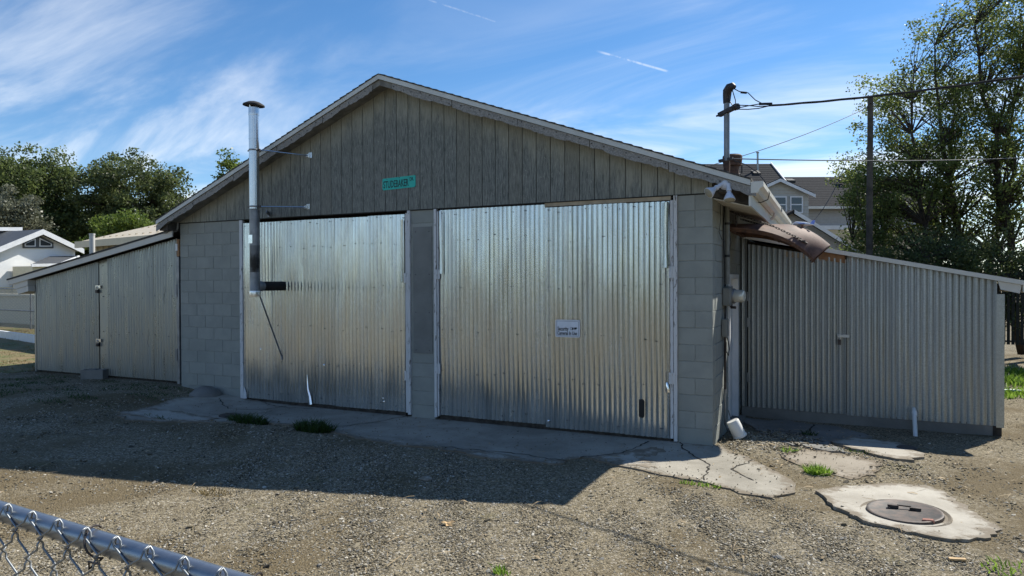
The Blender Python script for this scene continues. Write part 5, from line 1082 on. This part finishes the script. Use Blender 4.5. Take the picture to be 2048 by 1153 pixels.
tree('broadleaf_tree', ltree(462, 42), 10.2, [(0, 0, 8.3, .7, .8, 1.3)], 26, 3000, .16, 'leaf_fresh', 'small tree top peeping over the left roof slope', 25, LG, .15, 1, .5)
tree('broadleaf_tree', ltree(150, 70), 9, [(0, 0, 4.6, 6.0, 3.0, 2.6)], 110, 14000, .3, 'leaf_dark', 'dark green tree filling the gap between the left trees', 26, LG, .3, 3, 1.1)
# unseen trees added behind and beside the camera to darken the door reflections
r_ = np.random.default_rng(31); nl = 26000; own = r_.integers(0, 46, nl); ang_ = np.sort(r_.uniform(-1.25, 1.25, 46)); ca_ = ang_[own]; dist_ = 30+r_.uniform(0, 8, 46)[own]; hh2 = r_.uniform(1.6, 5.5, 46)[own]
off = r_.normal(0, 1, (nl, 3))*np.stack([hh2*.35, hh2*.35, hh2*.28], 1); c = np.stack([-3+np.sin(ca_)*dist_, -6-np.cos(ca_)*dist_, hh2*.62], 1)+off; c[:, 2] = np.abs(c[:, 2])
a = r_.normal(size=(nl, 3)); a /= np.linalg.norm(a, axis=1)[:, None]; b = r_.normal(size=(nl, 3)); b -= a*(a*b).sum(1)[:, None]; b /= np.linalg.norm(b, axis=1)[:, None]
k2 = own % 3 == 0; tx_ = r_.uniform(8, 16, 46)[own]; ty_ = r_.uniform(-9, 5, 46)[own]; c = np.where(k2[:, None], np.stack([tx_, ty_, hh2*.8], 1)+off, c); c[:, 0] = np.where(k2, np.maximum(c[:, 0], 6.2), c[:, 0]); c[:, 2] = np.abs(c[:, 2])
V = np.stack([c-a*.2, c+b*.12, c+a*.2, c-b*.12], 1).reshape(-1, 3); i = np.arange(nl)*4
me, org = quick_mesh('reflection_trees', V, np.stack([i, i+1, i+2, i+3], 1), attrs={'tint': np.repeat(r_.uniform(0, 1, nl), 4)}); tag(link('reflection_trees', me, 'leaf_mid', None, org), 'unseen trees added beside and behind the camera to darken the door reflections', 'trees', None, 'stuff')

# ================================================================== grass
def blades(n, cx, cy, rx, ry, hgt, seed, zoff=0., spread=.5, wid=.006):
    r = np.random.default_rng(seed); ang = r.uniform(0, 6.283, n); rad = np.sqrt(r.uniform(0, 1, n)); x = cx+rx*rad*np.cos(ang); y = cy+ry*rad*np.sin(ang); z = gh(x, y)+zoff
    h_ = hgt*r.uniform(.45, 1.15, n)*(1-.4*rad); lean = r.normal(0, spread, (n, 2))+np.stack([np.cos(ang), np.sin(ang)], 1)*rad[:, None]*spread; t = r.uniform(0, 6.283, n); wx, wy = np.cos(t)*wid, np.sin(t)*wid
    b0, b1 = np.stack([x-wx, y-wy, z], 1), np.stack([x+wx, y+wy, z], 1); m0 = np.stack([x+lean[:, 0]*h_*.4-wx*.8, y+lean[:, 1]*h_*.4-wy*.8, z+h_*.6], 1); m1 = m0+np.stack([wx*1.6, wy*1.6, 0*wx], 1); tp = np.stack([x+lean[:, 0]*h_, y+lean[:, 1]*h_, z+h_], 1)
    V = np.stack([b0, b1, m1, m0, tp], 1).reshape(-1, 3); i = np.arange(n)*5; T = np.concatenate([np.stack([i, i+1, i+2], 1), np.stack([i, i+2, i+3], 1), np.stack([i+3, i+2, i+4], 1)]); return V, T, np.repeat(r.uniform(0, 1, n), 5)
def tuft(n, cx, cy, rx, ry, hgt, seed, mat, label, **k):
    V, T, a = blades(n, cx, cy, rx, ry, hgt, seed, **k); me, org = quick_mesh('grass_tuft', V, T, attrs={'tint': a}); return tag(link('grass_tuft', me, mat, None, org), label, 'grass tuft', 'grass tufts')
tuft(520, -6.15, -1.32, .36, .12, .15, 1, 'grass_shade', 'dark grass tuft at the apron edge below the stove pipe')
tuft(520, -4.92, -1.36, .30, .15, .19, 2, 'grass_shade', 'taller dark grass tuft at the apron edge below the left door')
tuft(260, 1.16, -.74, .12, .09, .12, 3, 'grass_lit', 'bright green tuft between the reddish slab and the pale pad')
tuft(60, .16, -1.80, .20, .05, .06, 4, 'grass_lit', 'thin green sprouts along the sunlit apron edge')
tuft(45, .84, .12, .09, .06, .09, 5, 'grass_lit', 'thin sprout at the shadow edge by the block corner')
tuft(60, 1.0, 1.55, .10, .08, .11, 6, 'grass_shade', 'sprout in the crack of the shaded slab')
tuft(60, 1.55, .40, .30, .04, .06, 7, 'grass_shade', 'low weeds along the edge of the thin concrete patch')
tuft(40, -.67, -4.42, .06, .04, .07, 8, 'grass_lit', 'small green sprout at the bottom edge of the picture')
tuft(90, -3.85, -3.95, .22, .10, .05, 9, 'grass_dry', 'flat yellowish tuft at the edge of the big shadow')
tuft(420, 2.75, -2.95, .55, .30, .07, 12, 'grass_lit', 'thin green grass in the lower right corner of the gravel')
tuft(60, -7.3, -1.85, .35, .08, .07, 10, 'grass_shade', 'thin weeds on the pale left end of the apron')
r_ = np.random.default_rng(77)
Vs, Ts, As, b = [], [], [], 0
for k in range(420):
    cx = r_.uniform(-30, -13.6); cy = r_.uniform(-.2, 8) 
    V, T, a = blades(70, cx, cy, r_.uniform(.2, .7), r_.uniform(.2, .5), r_.uniform(.03, .08), 500+k); Vs.append(V); Ts.append(T+b); As.append(a); b += len(V)
me, org = quick_mesh('lawn_grass', np.concatenate(Vs), np.concatenate(Ts), attrs={'tint': np.concatenate(As)}); tag(link('lawn_grass', me, 'grass_dry', None, org), 'short dry grass on the left lawn', 'grass', None, 'stuff')
Vs, Ts, As, b = [], [], [], 0
for k in range(170):
    cx = r_.uniform(3.7, 9); cy = r_.uniform(6.2, 11.2); V, T, a = blades(80, cx, cy, .35, .3, r_.uniform(.1, .35)*(.5+.1*(cy-6)), 800+k, wid=.012); Vs.append(V); Ts.append(T+b); As.append(a); b += len(V)
me, org = quick_mesh('weeds', np.concatenate(Vs), np.concatenate(Ts), attrs={'tint': np.concatenate(As)}); tag(link('weeds', me, 'grass_lit', None, org), 'bright green weeds past the right lean-to', 'weeds', None, 'stuff')
Vs, Ts, As, b = [], [], [], 0
for k in range(70):
    cx = r_.uniform(-12.5, -8.3); cy = r_.uniform(-2.2, -.15); V, T, a = blades(45, cx, cy, .25, .15, r_.uniform(.02, .05), 1100+k, wid=.005); Vs.append(V); Ts.append(T+b); As.append(a); b += len(V)
me, org = quick_mesh('shade_weeds', np.concatenate(Vs), np.concatenate(Ts), attrs={'tint': np.concatenate(As)}); tag(link('shade_weeds', me, 'grass_shade', None, org), 'sparse low weeds in the shade before the left lean-to', 'weeds', None, 'stuff')

# twigs, dry stems and leaf bits lying about the yard
r_ = np.random.default_rng(41); Vs = []; Fs = []; b = 0
for k in range(900):
    x, y = (r_.uniform(-9, 4), r_.uniform(-6.3, -.4)) if k % 3 else (r_.uniform(.1, 3.2), r_.uniform(-1.2, 2.4))
    if x < .05 and y > -.2: continue
    a = r_.uniform(0, 6.283); L = r_.uniform(.015, .09)*(1 if k % 4 else .5); w = r_.uniform(.0012, .003) if k % 4 else r_.uniform(.006, .014); z = float(gh(x, y))+r_.uniform(.012, .03); dx, dy = math.cos(a)*L, math.sin(a)*L; nx, ny = -math.sin(a)*w, math.cos(a)*w; bend = r_.uniform(-.3, .3)*L
    q = [(x-dx, y-dy, z), (x, y, z+.006), (x+dx, y+dy, z-.003)]
    for i, (px_, py_, pz_) in enumerate(q): ww = 1 if i == 1 else .45; Vs += [(px_+nx*ww+ny*bend/w*.02*(i == 1), py_+ny*ww, pz_), (px_-nx*ww, py_-ny*ww, pz_+.002)]
    Fs += [(b, b+1, b+3, b+2), (b+2, b+3, b+5, b+4)]; b += 6
simple('litter_dry', (.33, .25, .15), .8, var=.5, scale=3)
me, org = quick_mesh('yard_litter', np.array(Vs), np.array(Fs)); tag(link('yard_litter', me, 'litter_dry', None, org), 'dry twigs and leaf bits strewn over the gravel', 'litter', None, 'stuff')

# ================================================================== gravel stones (instanced pebbles)
def scatter(n, xr, yr, smin, smax, seed, keep=None):
    r = np.random.default_rng(seed); x = r.uniform(*xr, n); y = r.uniform(*yr, n); ok = np.ones(n, bool)
    jx, jy = x+r.normal(0, .08, n), y+r.normal(0, .08, n)
    for p_ in SKIP: ok &= ~inpoly(jx, jy, p_)
    ok &= ~((y > -.06) & (x < .02) & (x > -9.2)); ok &= ~((y > .0) & (x < -9.1) & (x > -13.4)); ok &= ~((y > 2.6) & (x > 0) & (x < 3.4))
    if keep is not None: ok &= keep(x, y, r)
    x, y = x[ok], y[ok]; s = smin*(smax/smin)**(r.uniform(0, 1, len(x))**2.0); return x, y, s
def patchy(x, y, r): return r.uniform(0, 1, len(x)) < np.clip(.50+.62*np.sin(x*1.3+.7*np.sin(y*1.1))*np.sin(y*1.7+1.3*np.sin(x*.8))+.25*np.sin(x*5.1)*np.sin(y*4.3), .08, 1)
parts_ = [scatter(260000, (-4.5, 3.4), (-6.2, -2.0), .0030, .0105, 1, patchy), scatter(90000, (-9, 4.5), (-6.5, .3), .004, .014, 2, patchy), scatter(40000, (-15, 5.5), (-6, 1.2), .005, .018, 3, patchy), scatter(20000, (.1, 8), (-2, 7), .005, .015, 4, patchy), scatter(260, (-9, 4), (-6, 0), .016, .034, 5)]
r_ = np.random.default_rng(9); dx_ = r_.uniform(-8, 1.8, 2600); dy_ = r_.uniform(-1.9, 2.3, 2600); inside = np.zeros(2600, bool)
for p_ in SKIP: inside |= inpoly(dx_, dy_, p_)
inside &= ~((dy_ > -.03) & (dx_ < .02)); parts_.append((dx_[inside], dy_[inside], r_.uniform(.003, .009, inside.sum())))
xg = r_.normal(.55, .22, 2500); yg = r_.normal(.75, .35, 2500); k_ = (xg > .12) & (yg > -.5) & (yg < 2.4); parts_.append((xg[k_], yg[k_], r_.uniform(.006, .018, k_.sum())))
x = np.concatenate([p[0] for p in parts_]); y = np.concatenate([p[1] for p in parts_]); s = np.concatenate([p[2] for p in parts_]); n = len(x)
z = gh(x, y)+s*.12+.006*np.sin(x*3.1+1)*np.sin(y*2.3)+.005*np.sin(x*7.7+y*5.1)
on = np.zeros(n, bool)
for p_ in SKIP: on |= inpoly(x, y, p_)
z = np.where(on, gh(x, y)+.020+s*.3, z)
me = bpy.data.meshes.new('gravel'); me.vertices.add(n); me.vertices.foreach_set('co', np.stack([x, y, z], 1).astype(np.float32).ravel())
at = me.attributes.new('scl', 'FLOAT_VECTOR', 'POINT'); sc_ = np.stack([s*rng.uniform(.8, 1.5, n), s*rng.uniform(.7, 1.1, n), s*rng.uniform(.4, .8, n)], 1); at.data.foreach_set('vector', sc_.astype(np.float32).ravel())
at = me.attributes.new('rot', 'FLOAT_VECTOR', 'POINT'); at.data.foreach_set('vector', np.stack([rng.normal(0, .25, n), rng.normal(0, .25, n), rng.uniform(0, 6.283, n)], 1).astype(np.float32).ravel())
gv = tag(link('gravel', me, None), 'loose brown and grey gravel stones over the yard', 'gravel', None, 'stuff')
ng = bpy.data.node_groups.new('gravel_nodes', 'GeometryNodeTree'); ng.interface.new_socket('Geometry', in_out='INPUT', socket_type='NodeSocketGeometry'); ng.interface.new_socket('Geometry', in_out='OUTPUT', socket_type='NodeSocketGeometry')
def g(t): return ng.nodes.new(t)
gi, go = g('NodeGroupInput'), g('NodeGroupOutput'); ico = g('GeometryNodeMeshIcoSphere'); ico.inputs['Radius'].default_value = 1; ico.inputs['Subdivisions'].default_value = 1
spn = g('GeometryNodeSetPosition'); nz_ = g('ShaderNodeTexNoise'); nz_.inputs['Scale'].default_value = 1.1; nz_.inputs['Detail'].default_value = 1
vm = g('ShaderNodeVectorMath'); vm.operation = 'SUBTRACT'; vm.inputs[1].default_value = (.5, .5, .5); vs_ = g('ShaderNodeVectorMath'); vs_.operation = 'SCALE'; vs_.inputs['Scale'].default_value = 1.5
ng.links.new(nz_.outputs['Color'], vm.inputs[0]); ng.links.new(vm.outputs[0], vs_.inputs[0]); ng.links.new(vs_.outputs[0], spn.inputs['Offset']); ng.links.new(ico.outputs['Mesh'], spn.inputs['Geometry'])
sm = g('GeometryNodeSetMaterial'); sm.inputs['Material'].default_value = MATS['pebble']; ng.links.new(spn.outputs[0], sm.inputs['Geometry'])
iop = g('GeometryNodeInstanceOnPoints'); a1 = g('GeometryNodeInputNamedAttribute'); a1.data_type = 'FLOAT_VECTOR'; a1.inputs['Name'].default_value = 'scl'; a2 = g('GeometryNodeInputNamedAttribute'); a2.data_type = 'FLOAT_VECTOR'; a2.inputs['Name'].default_value = 'rot'
er = g('FunctionNodeEulerToRotation'); ng.links.new(a2.outputs[0], er.inputs[0]); ng.links.new(er.outputs[0], iop.inputs['Rotation']); ng.links.new(a1.outputs[0], iop.inputs['Scale']); ng.links.new(gi.outputs[0], iop.inputs['Points']); ng.links.new(sm.outputs[0], iop.inputs['Instance']); ng.links.new(iop.outputs[0], go.inputs[0])
md = gv.modifiers.new('gravel', 'NODES'); md.node_group = ng
